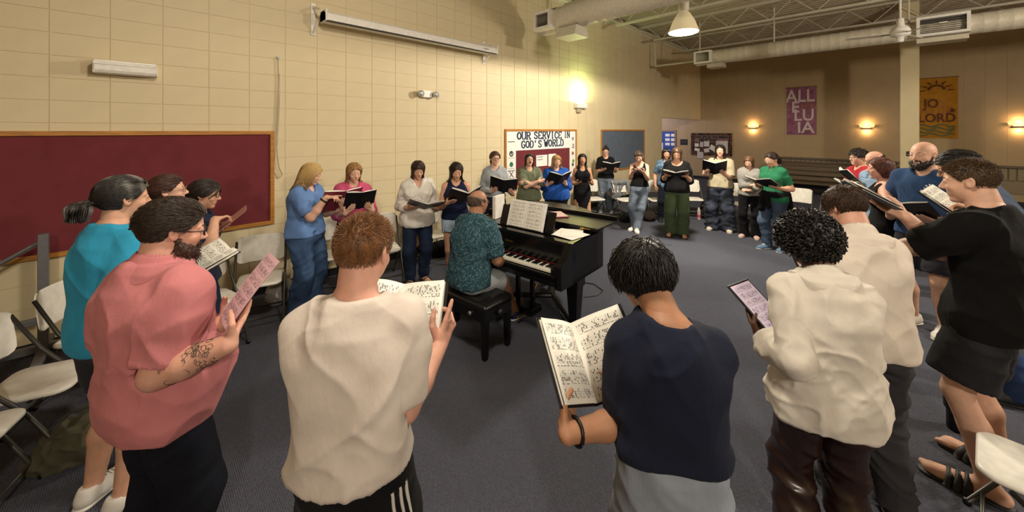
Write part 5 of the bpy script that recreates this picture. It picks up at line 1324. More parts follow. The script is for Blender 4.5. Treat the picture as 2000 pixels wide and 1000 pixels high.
MB().box((-.70, .2, .945), (.70, .62, .965)).build('desk_shelf', blackp, pi_)
dk = MB().box((-.36, -.009, 0), (.36, .009, .22), bev=.004, R=rotx(math.radians(-18))).build('music_desk', blackp, pi_); dk.location = (.06, .3, .967)
MB().box((-.36, -.05, 0), (.36, .01, .012)).build('desk_ledge', blackp, dk)
lid = [(x, y) for x, y in offs(RIM, .022) if y > .62]; lid = [(.767, .6)]+lid+[(-.767, .6)]
MB().prism(lid, .978, 1.0).build('lid', blackp, pi_)
fl = MB().box((-.767, .6, 1.003), (.767, 1.07, 1.022), bev=.004).build('lid_flap', M('plain', '#141415', .28), pi_); MB().box((-.767, 1.045, 1.022), (.767, 1.075, 1.062), bev=.004).build('flap_edge', blackp, fl)
for xx in (-.5, .1, .62): MB().tube([(xx-.06, .6, 1.0), (xx+.06, .6, 1.0)], .009, 8).build('hinge', brass, pi_, True)
def pleg(x, y):
    l = MB().prism([(-.075, -.075), (.075, -.075), (.075, .075), (-.075, .075)], .47, .6, lambda a, b, c: (x+a, y+b, c)).add([(x+sx*w, y+sy*w, z) for z, w in ((.47, .062), (.12, .042)) for sx, sy in ((-1, -1), (1, -1), (1, 1), (-1, 1))], [[0, 1, 5, 4], [1, 2, 6, 5], [2, 3, 7, 6], [3, 0, 4, 7], [3, 2, 1, 0], [4, 5, 6, 7]]).box((x-.055, y-.055, .075), (x+.055, y+.055, .125), bev=.008).build('leg', blackp, pi_)
    MB().lathe([(.002, -.03), (.036, -.03), (.036, .03), (.002, .03)], 14, c=(x, y-.02, .036), R=((0, 0, 1), (0, 1, 0), (-1, 0, 0))).box((x-.025, y-.05, .05), (x+.025, y+.03, .08)).build('caster', brass if False else blacks, l)
pleg(.6, .42); pleg(-.6, .42); pleg(-.25, 1.3)
ly = MB().box((-.13, .33, .5), (.13, .45, .6), bev=.005).box((-.12, .36, .13), (-.08, .40, .5)).box((.08, .36, .13), (.12, .40, .5)).box((-.17, .27, .06), (.17, .46, .13), bev=.008).build('pedal_lyre', blackp, pi_)
for xx in (-.08, 0, .08): MB().box((xx-.014, .14, .075), (xx+.014, .28, .088), bev=.004).build('pedal', brass, ly)
MB().tube([(0, .44, .1), (0, .9, .6)], .01, 6).build('lyre_brace', brass, ly)
# low dolly bars between the legs
MB().tube([(.6, .42, .045), (.05, .85, .06), (-.25, 1.3, .045)], .028, 8).tube([(.05, .85, .06), (-.6, .42, .045)], .028, 8).build('dolly', blacks, pi_)
def on_piano(o, x, y, z, rz=0): o.location = Vector((PX, PY, 0))+Matrix.Rotation(PR, 3, 'Z') @ Vector((x, y, z)); o.rotation_euler = (0, 0, PR+rz); return o
def grid_page(name, w, h, par, mat, loc, R, bow=.008, th=.002):
    V = []; uv = []; nx, ny = 6, 2
    for j in range(ny+1):
        for i in range(nx+1): V.append((w*(i/nx-.5), bow*math.sin(math.pi*i/nx), h*j/ny)); uv.append((i/nx, j/ny))
    F = [[j*(nx+1)+i, j*(nx+1)+i+1, (j+1)*(nx+1)+i+1, (j+1)*(nx+1)+i] for j in range(ny) for i in range(nx)]; n = len(V)
    V = np.array(V+[(a, b+th, c) for a, b, c in V]); F = F+[[q+n for q in f][::-1] for f in F]
    o = link(name, np_mesh(name, V @ np.array(R).T, [np.array(F)], True, np.array(uv+uv)), mat, par); o.location = loc; return o
bk_ = on_piano(empty('music_book'), .07, .262, .98); tag(bk_, 'open music binder standing on the piano desk', 'book')
Rb = rotx(math.radians(-18))
MB().box((-.245, .006, 0), (.245, .012, .29), R=Rb).build('cover', M('plain', '#e6e6e8', .4), bk_)
for s in (-1, 1):
    MB().box((s*.115-.105, -.004, .005), (s*.115+.105, .006, .283), R=Rb).build('page_stack', paperw, bk_)
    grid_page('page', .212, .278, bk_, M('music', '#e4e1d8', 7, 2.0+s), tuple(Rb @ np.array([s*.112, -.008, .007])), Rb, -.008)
for k, (x_, y_, r_) in enumerate(((.5, .42, .2), (.6, .38, -.15), (.56, .44, .5))):
    p_ = on_piano(MB().box((-.108, -.14, 0), (.108, .14, .002)).build('loose_sheet', paperw), x_, y_, .976+.0025*k, r_); tag(p_, ('white music sheet under two others on the piano', 'white music sheet at the right end of the piano', 'topmost white music sheet lying on the piano corner')[k], 'sheet music')
bk2 = on_piano(MB().box((-.11, -.14, 0), (.11, .14, .012), bev=.002).build('hymn_book', M('plain', '#8a3a3c', .5)), .1, .84, 1.0235, .9); tag(bk2, 'red booklet lying on the folded piano lid', 'book'); MB().box((-.105, -.135, .012), (.105, .135, .0135)).build('page', M('plain', '#c9a9a4', .6), bk2)
ws = on_piano(empty('standing_binder'), -.5, .5, .967, .2); tag(ws, 'white paper binder standing at the left end of the piano', 'binder'); MB().box((-.02, -.11, 0), (.02, .11, .27), bev=.004).build('cover', paperw, ws); MB().box((-.024, -.11, 0), (-.02, -.09, .27)).build('edge', M('plain', '#b58a5a', .6), ws)
# bench
bn = empty('piano_bench', (2.25, 2.83, 0), PR); tag(bn, 'black padded piano bench under the pianist', 'bench')
V, F = slab(.39, -.19, .19, .485, .06, .03, .012); MB().add(V, F).build('cushion', M('plain', '#111112', .32), bn, True)
MB().box((-.38, -.18, .33), (.38, .18, .43), bev=.004).build('apron', blackp, bn)
for sx in (-1, 1):
    for sy in (-1, 1):
        x_, y_ = sx*.35, sy*.15; MB().add([(x_+a*w, y_+b*w, z) for z, w in ((.33, .028), (0, .019)) for a, b in ((-1, -1), (1, -1), (1, 1), (-1, 1))], [[0, 1, 5, 4], [1, 2, 6, 5], [2, 3, 7, 6], [3, 0, 4, 7], [3, 2, 1, 0], [4, 5, 6, 7]]).build('leg', blackp, bn)
for sx in (-.2, .2): MB().lathe([(.02, 0), (.02, .02), (.004, .022)], 12, c=(sx, -.18, .38), R=((1, 0, 0), (0, 0, -1), (0, 1, 0))).build('screw_head', steel, bn, True)
MB().lathe([(.03, 0), (.034, .03), (.02, .036)], 14, c=(.38, 0, .38), R=((0, 0, 1), (0, 1, 0), (-1, 0, 0))).build('height_knob', blacks, bn, True)
# cable on the floor behind the piano
pts = [(*G(px, D), .006) for px, D in ((1090, 4.9), (1125, 4.95), (1160, 4.85), (1178, 4.65), (1168, 4.52), (1130, 4.45))]
sp = []
for i in range(len(pts)-1):
    for t in np.linspace(0, 1, 5)[:-1]: sp.append([pts[i][k]*(1-t)+pts[i+1][k]*t for k in range(3)])
tag(MB().tube(sp, .005, 6).build('floor_cable', blacks, None, True), 'thin black cable curving on the carpet right of the piano', 'cable')
# ------------------------------------------------------------ left corner: grey metal rack, olive bag, tumblers, bottle
x, y, _ = on_left(85, 600, .3)
rk = empty('metal_rack', (x, y, 0)); tag(rk, 'grey steel chair rack standing against the wall under the maroon board', 'rack')
gm = M('plain', '#75757a', .45, .5)
MB().box((-.03, -.035, .08), (.03, .035, 1.13), bev=.004).build('post', gm, rk); MB().box((-.9, -.03, .36), (.0, .03, .41), bev=.004).build('rail', gm, rk); MB().box((-.9, -.03, .12), (.15, .03, .18), bev=.004).build('rail', gm, rk)
MB().tube([(-.95, .1, .42), (-.02, .1, 1.05)], .02, 8).build('brace', gm, rk); MB().box((-.03, -.35, .1), (.03, .3, .15), bev=.004).build('foot_bar', gm, rk)
MB().box((-.88, -.03, .1), (-.82, .03, 1.1), bev=.004).build('post', gm, rk)
for yy in (-.3, .25): MB().lathe([(.002, -.02), (.05, -.02), (.05, .02), (.002, .02)], 14, c=(0, yy, .05), R=((0, 0, 1), (0, 1, 0), (-1, 0, 0))).build('caster', blacks, rk, True)
x, y = G(150, 2.27)
Bg = Field().ell((0, 0, .14), (.2, .13, .16), .05).ell((.1, .03, .2), (.12, .1, .1), .05).ell((-.12, 0, .08), (.14, .13, .1), .05); Bg.put(lambda P: .004-P[..., 2], (-1, -1, -1), (1, 1, 1), .01, 'i')
V, Q = Bg.mesh(.01); V = folds(V, vnormals(V, Q), .02, 5, 'linen'); V[:, 2] = np.maximum(V[:, 2], .001); V *= .8; bg = link('canvas_bag', np_mesh('canvas_bag', V, [Q]), M('fabric', '#4d4a3a')); bg.location = (x, y, 0); bg.rotation_euler = (0, 0, -.5); tag(bg, 'slumped olive canvas bag on the floor by the chairs', 'bag')
V, Q = Field().ell((.19, -.06, .2), (.06, .05, .045), .02).cone((.15, -.07, .17), (.24, -.05, .25), .02, .03, .03).mesh(.007); V = folds(V, vnormals(V, Q), .012, 4, 'linen')*.8; link('white_cloth', np_mesh('white_cloth', V, [Q]), M('fabric', '#d8d4c4'), bg)
MB().tube([(-.12, .02, .16), (-.08, .05, .26), (.04, .05, .29), (.1, .04, .22)], .011, 6).build('strap', M('fabric', '#3c3a2d'), bg, True)
def tumbler(px, D, label, s=1.0):
    x, y = G(px, D); t = empty('tumbler', (x, y, 0)); tag(t, label, 'cup')
    MB().lathe([(.034*s, 0), (.036*s, .01), (.037*s, .11*s), (.047*s, .125*s), (.051*s, .225*s)], 24).build('body', blacks, t, True)
    MB().lathe([(.0515*s, .222*s), (.0525*s, .228*s), (.0525*s, .238*s), (.046*s, .241*s)], 24, cap=False).build('steel_rim', M('plain', '#c9c9c9', .2, 1), t, True)
    MB().lathe([(.05*s, .232*s), (.046*s, .245*s), (.001, .246*s)], 24).build('lid', blacks, t, True)
    MB().tube([(.015, 0, .24*s), (.005, .0, .33*s), (-.01, 0, .4*s)], .005, 8).build('straw', blacks, t, True)
tumbler(1866, 2.5, 'black tumbler with steel rim and straw on the carpet', 1.15)
x, y = G(1365, 8.35); wb_ = empty('water_bottle', (x, y, 0)); tag(wb_, 'clear water bottle with pink label on the floor beside a chair', 'bottle')
MB().lathe([(.034, 0), (.036, .02), (.036, .15), (.03, .17), (.036, .19), (.03, .23), (.014, .25)], 16).build('body', M('plain', '#b9a9a4', .15), wb_, True); MB().lathe([(.0365, .06), (.0365, .13)], 16, cap=False).build('label', M('plain', '#b0505c', .5), wb_, True); MB().lathe([(.018, .25), (.018, .275), (.001, .276)], 12).build('cap', white, wb_, True)
def floor_bag(px, D, sx, sy, sz, mat, label, rz=0, name='handbag'):
    x, y = G(px, D); F_ = Field().ell((0, 0, sz*.45), (sx, sy, sz*.6), .04).ell((sx*.3, 0, sz*.3), (sx*.7, sy*.9, sz*.4), .04); F_.put(lambda P: .003-P[..., 2], (-2, -2, -1), (2, 2, 2), .01, 'i'); V, Q = F_.mesh(.013)
    V = folds(V, vnormals(V, Q), .012, int(px), 'linen'); V[:, 2] = np.maximum(V[:, 2], .001); b = link(name, np_mesh(name, V, [Q]), mat); b.location = (x, y, 0); b.rotation_euler = (0, 0, rz); tag(b, label, 'bag')
    MB().tube([(-sx*.5, 0, sz*.9), (-sx*.35, 0, sz*1.5), (sx*.3, .02, sz*1.5), (sx*.5, 0, sz*.85)], .009, 6).build('strap', mat, b, True)
floor_bag(548, 4.35, .13, .1, .26, M('plain', '#8f8a84', .3), 'crumpled plastic bag under the chair right of the maroon board', 0, 'plastic_bag')
floor_bag(862, 6.0, .2, .13, .22, M('fabric', '#17171a'), 'black handbag under the chair beside the navy tank woman')
floor_bag(1222, 8.25, .2, .12, .12, M('fabric', '#141417'), 'black bag lying under the jacket chair')
floor_bag(1268, 8.3, .16, .12, .2, M('fabric', '#2a211c'), 'dark brown bag beside the light jeans woman')
floor_bag(1378, 8.5, .12, .1, .26, M('fabric', '#1b1b1e'), 'black bag behind the water bottle')
# ============================================================ the singers and the pianist
fab = lambda c, a=1.0: M('fabric', c, a)
BLK = '#121214'; bfold = M('plain', '#121215', .4); FG = 'choir folders'
dkb = M('hair', '#241812'); blkh = M('hair', '#100d0c'); brn = M('hair', '#3d2819'); ltb = M('hair', '#6b4a2c'); blond = M('hair', '#a8834e'); ginger = M('hair', '#5c2f1c')
jean = M('denim', '#3a4a64'); djean = M('denim', '#1d2740'); ljean = M('denim', '#707d8d'); whsole = M('plain', '#cfccc4', .6)
sand = dict(k='sandal', m=M('plain', '#241a14', .6)); blks = dict(k='shoe', m=M('plain', '#17171a', .6), sole=M('plain', '#222', .6) if False else M('plain', '#222226', .6))
def snk(c, lace=1): return dict(k='shoe', m=M('plain', c, .7), lace=lace)
def fo(at, who, **k): return dict(dict(k='folder', at=at, tilt=38, open=16, L='under', R='under', label=who, g=None), **k)
whp = M('plain', '#d9d6d0', .7)
tattoo = M('plain', '#5f4c40', .7)
def spk(at, who, **k): return fo(at, who, **k)
def shortstripe(c):
    hp, kn = c['legs']['R'][:2]; out = []
    for k in range(3):
        ln = [hp*(1-t)+kn*t+np.array([0, -.075+.024*k, 0]) for t in np.linspace(-.02, .68, 9)]; out.append(strokes(c['CL'][1], (-1, .25, 0), [ln], .0055, .0))
    return [('side_stripe', *o_, whp) for o_ in out]
def ring_pts(ax, r, n=18):
    ax = U(ax); a = U(np.cross(ax, (0, .3, 1))); b_ = np.cross(ax, a); return [a*r*math.cos(t)+b_*r*math.sin(t) for t in np.linspace(0, 6.4, n)]
def swirl(c):
    S0, E, Wp = c['arm']['R'][:3]; ax = U(Wp-E); a = U(np.cross(ax, (0, .3, 1))); b_ = np.cross(ax, a); rg = np.random.default_rng(4); out = []
    for k in range(150):
        t0 = rg.uniform(.15, .85); w0 = rg.uniform(0, 6.28); P = []
        for i in range(9):
            u = i/8*6.5*(1 if k % 2 else -1); t = t0+(.05*math.cos(u)+.01*i)*(1-i/14)*(.5+.5*(k % 3)); w = w0+(.34*math.sin(u)+.07*i*(k % 2))*(1-i/14); rr = (np.interp(t, [0, .38, 1], [.84, .88, .58]))*c['ra']+.0008
            P.append(E+(Wp-E)*t+(a*math.cos(w)+b_*math.sin(w))*rr)
        out.append(tubes(np.array([P]), .0010, 4, .2))
    return [join(out)]
def tied_jacket(c):
    h = c['h']; Z = c['Z']; F_ = Field(); F_.rings([c['ring'](q, rx, ry, .035, .04) for q, rx, ry in c['prof'] if .48 < q < .63], .03, z0=Z(.555), z1=Z(.6))
    F_.cone((0, -.16, Z(.57)), (.02, -.2, Z(.36)), .10, .13, .05, sq=((0, 1, 0), .45)).cone((.1, -.12, Z(.56)), (.14, -.14, Z(.38)), .07, .08, .05).cone((-.1, -.12, Z(.56)), (-.13, -.14, Z(.36)), .07, .08, .05)
    F_.cone((.03, .19, Z(.58)), (.06, .2, Z(.42)), .03, .035, .02).cone((-.03, .19, Z(.58)), (-.07, .2, Z(.45)), .03, .03, .02).ell((0, .2, Z(.58)), (.05, .035, .04), .02)
    V, Q = F_.mesh(.012); return [('tied_jacket', folds(V, vnormals(V, Q), .01, 8, 'linen'), Q, fab('#111114'))]
# --- foreground
person('man with ginger brown crew cut in oversized white tee seen from behind', 695, 1.25, -4, 1.72, male=True, skin='pink', b=.98, sw=.95, head=1.06,
    top=dict(m=fab('#cdc3ba'), sleeve=.84, ease=.02, flare=.01, se=.022, hem=.535, tilt=(.1, 0), fold=.012, n='tee_shirt', nb=.84, nw=.05), bottom=dict(m=fab('#101013'), end=.38, bag=.02, ease=.014, n='shorts'), shoe=snk('#d0cdc8'),
    hair=dict(t='crop', m=M('hair', '#7a5230'), n=6500, r=.0042, len=.085, line=.09, nape=-.26, vol=.03), pitch=-14, hyaw=-16, poleR=(.05, .05, -1), poleL=(.5, .35, -1), R=(('px', 860, 672, 1.5), (.42, .35, .85), (.75, -.6, .1), [.05, .7, .85, .9], .2),
    hold=fo(('px', 780, 622, 1.6), 'open score with a half turned page held by the white tee man', tilt=52, yaw=-4, turn=1, ns=4, w=.215), extra=shortstripe)
person('black haired person in navy tee and grey blue sweatpants seen from behind', 1308, 1.25, 12, 1.615, male=True, skin='tan', b=1.0, sw=.86, head=1.1, hoff=(-.045, .035, -.012), poleL=(.0, .0, -1), poleR=(-.6, .9, -.6),
    top=dict(m=fab('#1a1f30'), sleeve=.8, ease=.016, flare=.004, se=.02, hem=.60, solid=1, fold=.010, n='tee_shirt', nw=.046), bottom=dict(m=fab('#87909c'), ease=.02, bag=.02, waist=.625, fold=.007, n='sweatpants'), shoe=blks,
    hair=dict(t='short', m=blkh, len=.42, whorl=(0, -.3, .42), line=.1, nape=-.3, mess=.2, vol=.09, comb=(0, .15, 0), r=.008, n=3400, up=.05), pitch=-32, hyaw=26, hf=.012,
    hold=fo(('px', 1138, 706, 1.44), 'open black folder of music held by the navy tee person', tilt=42, yaw=30, open=34, L='under', R='point', pu=.35, pv=-.1, gv=.5),
    extra=lambda c: [('bracelet', *tubes(np.array([[c['arm']['L'][2]*.85+c['arm']['L'][1]*.15+np.array(q) for q in ring_pts(c['arm']['L'][2]-c['arm']['L'][1], c['ra']*.66+.006)]]), .006, 6, 0), M('plain', BLK, .5))])
person('bearded man with glasses in salmon polo holding a pink sheet', 308, 1.57, 24, 1.715, male=True, skin='pink', b=1.27, belly=.08, head=1.06,
    top=dict(m=fab('#bd777a'), sleeve=.86, ease=.016, flare=.01, se=.02, hem=.475, collar=1, fold=.009, n='polo_shirt'), bottom=dict(m=M('denim', '#14161f'), ease=.012, bag=.01, n='jeans'), shoe=blks,
    hair=dict(t='short', m=M('hair', '#30231a'), n=3800, r=.0065, len=.2, whorl=(.12, .36, .3), comb=(-.25, -.2, .15), line=.06, mess=.13, up=.3, lift=.1, vol=.06, nape=-.24), beard=dict(m=M('hair', '#3a2216'), len=.1), glasses=True, pitch=-12, hyaw=-18, browm=M('hair', '#30231a'),
    poleR=(.55, .0, -1), poleL=(-.5, 0, -1), hold=dict(k='sheet', at=('px', 486, 562, 1.62), w=.112, h=.30, tilt=52, yaw=-20, roll=-4, paper='#d9b4bd', ns=7, label='pale pink music sheet held by the salmon polo man', L='edge', R='edge', gv=.42, ge=.75),
    extra=lambda c: [('tattoo', *q, tattoo) for q in swirl(c)])
person('woman with curly black hair in white linen shirt using a tablet', 1612, 1.65, 14, 1.62, skin='brown', b=1.0,
    top=dict(m=fab('#d3ccc1'), sleeve=1.72, ease=.028, flare=.035, se=.022, loose=1, roll=1, hem=.46, collar=1, fold=.008, fk='linen', n='linen_shirt', tilt=(0, -.1)), bottom=dict(m=M('plain', '#2a1a15', .28), ease=.012, fl=.01, fold=.008), shoe=snk('#8a8680'),
    hair=dict(t='afro', m=M('hair', '#15110f'), n=1000, vol=.19, line=.14, nape=-.36), poleL=(-.2, -.1, -1), poleR=(-.3, .5, -1), pitch=-28, hyaw=26, glasses=M('plain', '#b99a4a', .25, .9), hf=.012, browm=blkh,
    hold=dict(k='tablet', at=('px', 1480, 594, 1.93), w=.1, h=.26, tilt=38, yaw=44, label='black tablet showing music held by the white linen woman', L='edge', R='point', gv=.3, pu=.25, pv=-.2),
    extra=lambda c: [('wrist_watch', *tubes(np.array([[c['arm']['L'][2]*.8+c['arm']['L'][1]*.2+np.array(q) for q in ring_pts(c['arm']['L'][2]-c['arm']['L'][1], c['ra']*.66+.005)]]), .009, 6, 0), M('plain', BLK, .3)), ('stylus', *tubes(np.array([[c['arm']['R'][2]+c['arm']['R'][3]*.02+np.array([.05, -.02, .045]), c['arm']['R'][2]+U(c['arm']['R'][3])*.11+np.array([-.05, .03, .0])]]), .0045, 8, .3), M('plain', '#d8b8a0', .4))])
person('brown haired man in white long sleeve polo and grey trousers', 1690, 2.0, 18, 1.7, male=True, skin='pink', lean=.05, sw=.9,
    top=dict(m=fab('#d6ccc0'), sleeve=1.9, ease=.022, flare=.016, hem=.5, collar=1, fold=.007, solid=1, n='polo_shirt'), bottom=dict(m=fab('#37363a'), ease=.016, fl=.012, fold=.009), shoe=snk('#25252a'),
    hair=dict(t='short', m=brn, n=3000, r=.008, len=.2, line=.08, nape=-.22), pitch=-30, hyaw=22, hf=.01, hoff=(0, .015, .018), poleL=(.4, .2, -1), poleR=(-.5, .25, -1),
    hold=fo((-.02, .36, 1.2), 'black folder hidden in front of the white polo man', tilt=30))
person('tall man with fade haircut in black tee, shorts and black slides', 1926, 2.12, -29, 1.86, male=True, skin='fair', b=1.05, sw=1.05, hoff=(0, .01, 0),
    top=dict(m=fab('#0b0b0c'), sleeve=.8, ease=.02, flare=.018, se=.024, hem=.47, fold=.011, n='tee_shirt', nw=.05), bottom=dict(m=fab('#232327'), end=.4, bag=.035, ease=.018, n='shorts'), shoe=dict(k='sandal', slide=1, m=M('plain', '#17171a', .6)),
    hair=dict(t='crop', m=M('hair', '#54402d'), n=6000, r=.0045, len=.065, vol=.025, line=.06, nape=-.2), pitch=-8, hyaw=6, browm=brn, stance=.075,
    R=(('px', 1770, 424, 2.3), (-.3, .85, .45), (.3, .4, -.85), .12, .2), poleR=(.1, -.1, -1), L=((.10, .17, 1.28), (1, .25, .25), (0, 1, .2), .5), poleL=(-.35, 1, -.5),
    hold=fo(('px', 1694, 381, 2.34), 'long white paged folder held flat by the black tee man', tilt=30, yaw=18, open=3, L='none', R='none', roll=7),
    extra=lambda c: [('chest_print', *strokes(c['CL'][0], (.35, -1, 0), [[(-.12, .3, c['Z'](.735)), (-.1, .3, c['Z'](.75)), (-.085, .3, c['Z'](.76))], [(-.105, .3, c['Z'](.745)), (-.09, .3, c['Z'](.745))]], .006), M('plain', '#a9925a', .6)), ('necklace', *tubes(np.array([[(math.sin(w)*(c['nr']+.012), c['cyf'](.83)+.008-math.cos(w)*(c['nr']+.014), c['Z'](.852)-.028*(1-math.cos(w))) for w in np.linspace(0, 6.28, 30)]]), .0016, 5, 0), brass)])
# --- left wall
person('woman with dark ponytail in aqua tee, sunglasses on her head', 222, 2.02, 14, 1.77, skin='light', b=1.05,
    top=dict(m=fab('#2f8fb4'), sleeve=.9, ease=.018, flare=.01, se=.02, hem=.49, fold=.006, n='tee_shirt', nw=.047), bottom=dict(m=fab('#2a2a30'), end=.36, ease=.016, n='shorts'), shoe=snk('#c9c5be'),
    hair=dict(t='pony', m=M('hair', '#1f1b1a', '#6f6b68'), tie=(0, -.53, -.04), tail=.42, puff=1.35, n=1100), glasses=M('plain', '#1a1612', .25), gup=1, pitch=-4, hyaw=-14,
    hold=fo(('px', 405, 516, 2.3), 'open white paged folder held by the aqua tee woman', tilt=24, yaw=-25, open=10))
person('smiling woman with brown bun and glasses standing beside aqua tee woman', 318, 2.72, 50, 1.69, skin='fair', top=dict(m=fab('#3a3f4a'), sleeve=.7, hem=.52, n='tee_shirt'), bottom=dict(m=djean), shoe=blks,
    hair=dict(t='bun', m=M('hair', '#3a2016'), tie=(0, -.42, .12), n=500), glasses=M('plain', '#8a6a50', .3), pitch=4, hyaw=-4)
person('dark haired woman with glasses in navy tee by maroon board', 385, 2.95, 58, 1.63, skin='light', b=1.12, top=dict(m=fab('#1c2338'), sleeve=.75, ease=.014, hem=.5, n='tee_shirt'), bottom=dict(m=djean, ease=.012), shoe=blks,
    hair=dict(t='bun', m=M('hair', '#221713'), tie=(0, -.42, -.15), n=500), glasses=True, pitch=-10, hyaw=-6, poleR=(.5, -.2, -1),
    hold=fo(('px', 450, 432, 2.98), 'thin folder seen edge on held by the navy tee woman', tilt=40, yaw=2, open=3, w=.16, h=.27, empty=1, m=M('plain', '#a8746c', .5), L='under', R='point', pu=.2, pv=.2),
    extra=lambda c: [('chest_print', *strokes(c['CL'][0], (-.3, -1, 0), [[(.03, .3, c['Z'](.75)), (.07, .3, c['Z'](.765)), (.10, .3, c['Z'](.75))], [(.03, .3, c['Z'](.735)), (.1, .3, c['Z'](.735))]], .006), M('plain', '#8f9bb8', .6))])
person('woman with long blonde tipped hair in light blue tee and jeans', 597, 4.12, 98, 1.67, skin='fair', b=1.2, belly=.02, top=dict(m=fab('#6283b8'), sleeve=.8, ease=.012, se=.012, hem=.52, fold=.006, n='tee_shirt', v=.795), bottom=dict(m=M('denim', '#3b5274'), ease=.013, waist=.56, fl=.02, bag=.01, fold=.009), shoe=blks,
    hair=dict(t='long', m=M('ombre', '#c8a66a', '#5d4128', 1.52), len=1.25, n=420, part=-.05), pitch=-20, hyaw=22, R=(('px', 637, 386, 4.02), (-.3, .9, .05), (.2, 0, 1), [.05, .5, .6, .7]), poleR=(.3, -.3, -1),
    hold=fo(('px', 668, 392, 4.2), 'burgundy folder held by the light blue tee woman', tilt=54, yaw=-30, open=8, m=M('plain', '#6e2434', .5), L='spine', R='none'),
    extra=lambda c: [('wrist_watch', *tubes(np.array([[c['arm']['R'][2]*.86+c['arm']['R'][1]*.14+np.array(q) for q in ring_pts(c['arm']['R'][2]-c['arm']['R'][1], c['ra']*.66+.005)]]), .009, 6, 0), M('plain', BLK, .3))])
person('blonde woman in pink sweatshirt and black trousers', 690, 4.55, 152, 1.63, skin='fair', b=1.08, top=dict(m=fab('#c4557a'), sleeve=1.35, ease=.018, flare=.012, hem=.57, fold=.007, n='sweatshirt'), bottom=dict(m=fab('#121216'), ease=.01), shoe=blks,
    hair=dict(t='long', m=M('hair', '#9a7444'), len=1.0, n=380, part=.02, back=.5), pitch=-12, hyaw=12,
    hold=fo(('px', 704, 392, 4.22), 'small black folder held by the pink sweatshirt woman', tilt=56, open=8, w=.17, h=.25, yaw=10))
person('woman with dark bob in white V-neck blouse and cuffed jeans', 815, 4.92, 156, 1.63, skin='light', b=1.14, top=dict(m=fab('#d8d5ce'), sleeve=1.5, loose=1, roll=1, ease=.018, flare=.03, hem=.48, v=.77, fold=.008, fk='linen', n='blouse', tilt=(0, -.08)), bottom=dict(m=M('denim', '#242f47'), ease=.008, end=.93, cuff=1), shoe=sand,
    hair=dict(t='bob', m=M('hair', '#2f1d14'), len=.85, n=420, line=.13, part=.0), pitch=-18, feet=dict(R=(.09, .03, 20), L=(-.09, -.02, -14)),
    hold=fo(('px', 832, 404, 4.6), 'black folder held low by the white blouse woman', tilt=22, open=14, roll=-8, L='under', R='under'))
person('woman with long dark hair in navy tank and denim shorts', 890, 4.95, 163, 1.61, skin='light', b=1.06, top=dict(m=fab('#161d38'), tank=1.05, ease=.012, flare=.01, hem=.53, v=.79, nf=.8, n='tank_top'), bottom=dict(m=M('denim', '#9fb2c6'), end=.2, ease=.012), shoe=dict(k='sandal', m=M('plain', '#5a3a22', .6)),
    hair=dict(t='long', m=M('hair', '#1d1210'), len=1.6, n=420, part=-.06), pitch=-20, feet=dict(R=(.07, .06, 14), L=(-.07, -.04, -10)),
    hold=fo(('px', 908, 388, 4.62), 'open black folder held by the navy tank woman', tilt=34, open=24, yaw=14))
person('woman with glasses in pale grey sweater and dark trousers', 966, 6.2, 168, 1.67, skin='fair', top=dict(m=fab('#9aa0a6'), sleeve=1.92, ease=.016, flare=.006, hem=.55, fold=.007, n='sweater'), bottom=dict(m=fab('#171c2c'), ease=.01), shoe=blks,
    hair=dict(t='pony', m=M('hair', '#4a3222'), tie=(0, -.5, -.1), tail=.5, n=260), glasses=M('plain', '#2a2420', .3), pitch=0, hyaw=6,
    hold=fo(('px', 983, 364, 5.85), 'black folder held upright by the grey sweater woman', tilt=50, open=16, yaw=-6, roll=-10))
# --- far wall, left to right
person('open mouthed person in loose olive shirt with arms crossed', 1033, 6.6, 165, 1.6, skin='fair', b=1.14, bust=False, top=dict(m=fab('#676d58'), sleeve=.95, ease=.024, flare=.02, se=.026, hem=.5, fold=.009, fk='linen', n='shirt'), bottom=dict(m=fab('#141418')), shoe=blks,
    hair=dict(t='bob', m=M('hair', '#1c1512'), len=.75, n=280, line=.05, back=.6), glasses=M('plain', '#6a4a34', .3), mouth=.055, pitch=14, roll=-6, hyaw=-6,
    R=((-.10, .23, 1.14), (-1, -.1, .12), (0, 1, .2), .25), L=((.09, .19, 1.12), (1, 0, .0), (0, 1, .2), .25), poleR=(.8, .1, -.9), poleL=(-.8, .1, -.9))
person('woman with wavy blonde hair in royal blue sweatshirt', 1086, 6.8, 174, 1.57, skin='fair', b=1.36, belly=.05, top=dict(m=fab('#2350a0'), sleeve=1.9, ease=.018, flare=.012, hem=.49, fold=.008, n='sweatshirt'), bottom=dict(m=fab('#15161d')), shoe=blks,
    hair=dict(t='curly', m=M('ombre', '#b58f58', '#5d4530', 1.42), len=1.15, n=260, part=.03), pitch=-6, hyaw=4, hold=fo(('px', 1093, 352, 6.42), 'large black folder held by the royal blue sweatshirt woman', tilt=42, open=22, yaw=10))
person('woman with long curly black hair in black sleeveless dress', 1137, 7.3, 182, 1.56, skin='olive', b=1.02, top=dict(m=fab('#121214'), tank=1.0, ease=.01, hem=.55, nf=.79, n='top'), bottom=dict(m=fab('#131316'), k='skirt', end=.12, n='skirt', waist=.62), shoe=blks,
    hair=dict(t='curly', m=M('hair', '#14100f'), len=1.25, n=260, part=.0), pitch=2, hold=dict(k='tablet', at=('px', 1142, 353, 7.0), w=.12, h=.2, tilt=24, label='dark tablet held low by the black dress woman', L='edge', R='edge', gv=.2))
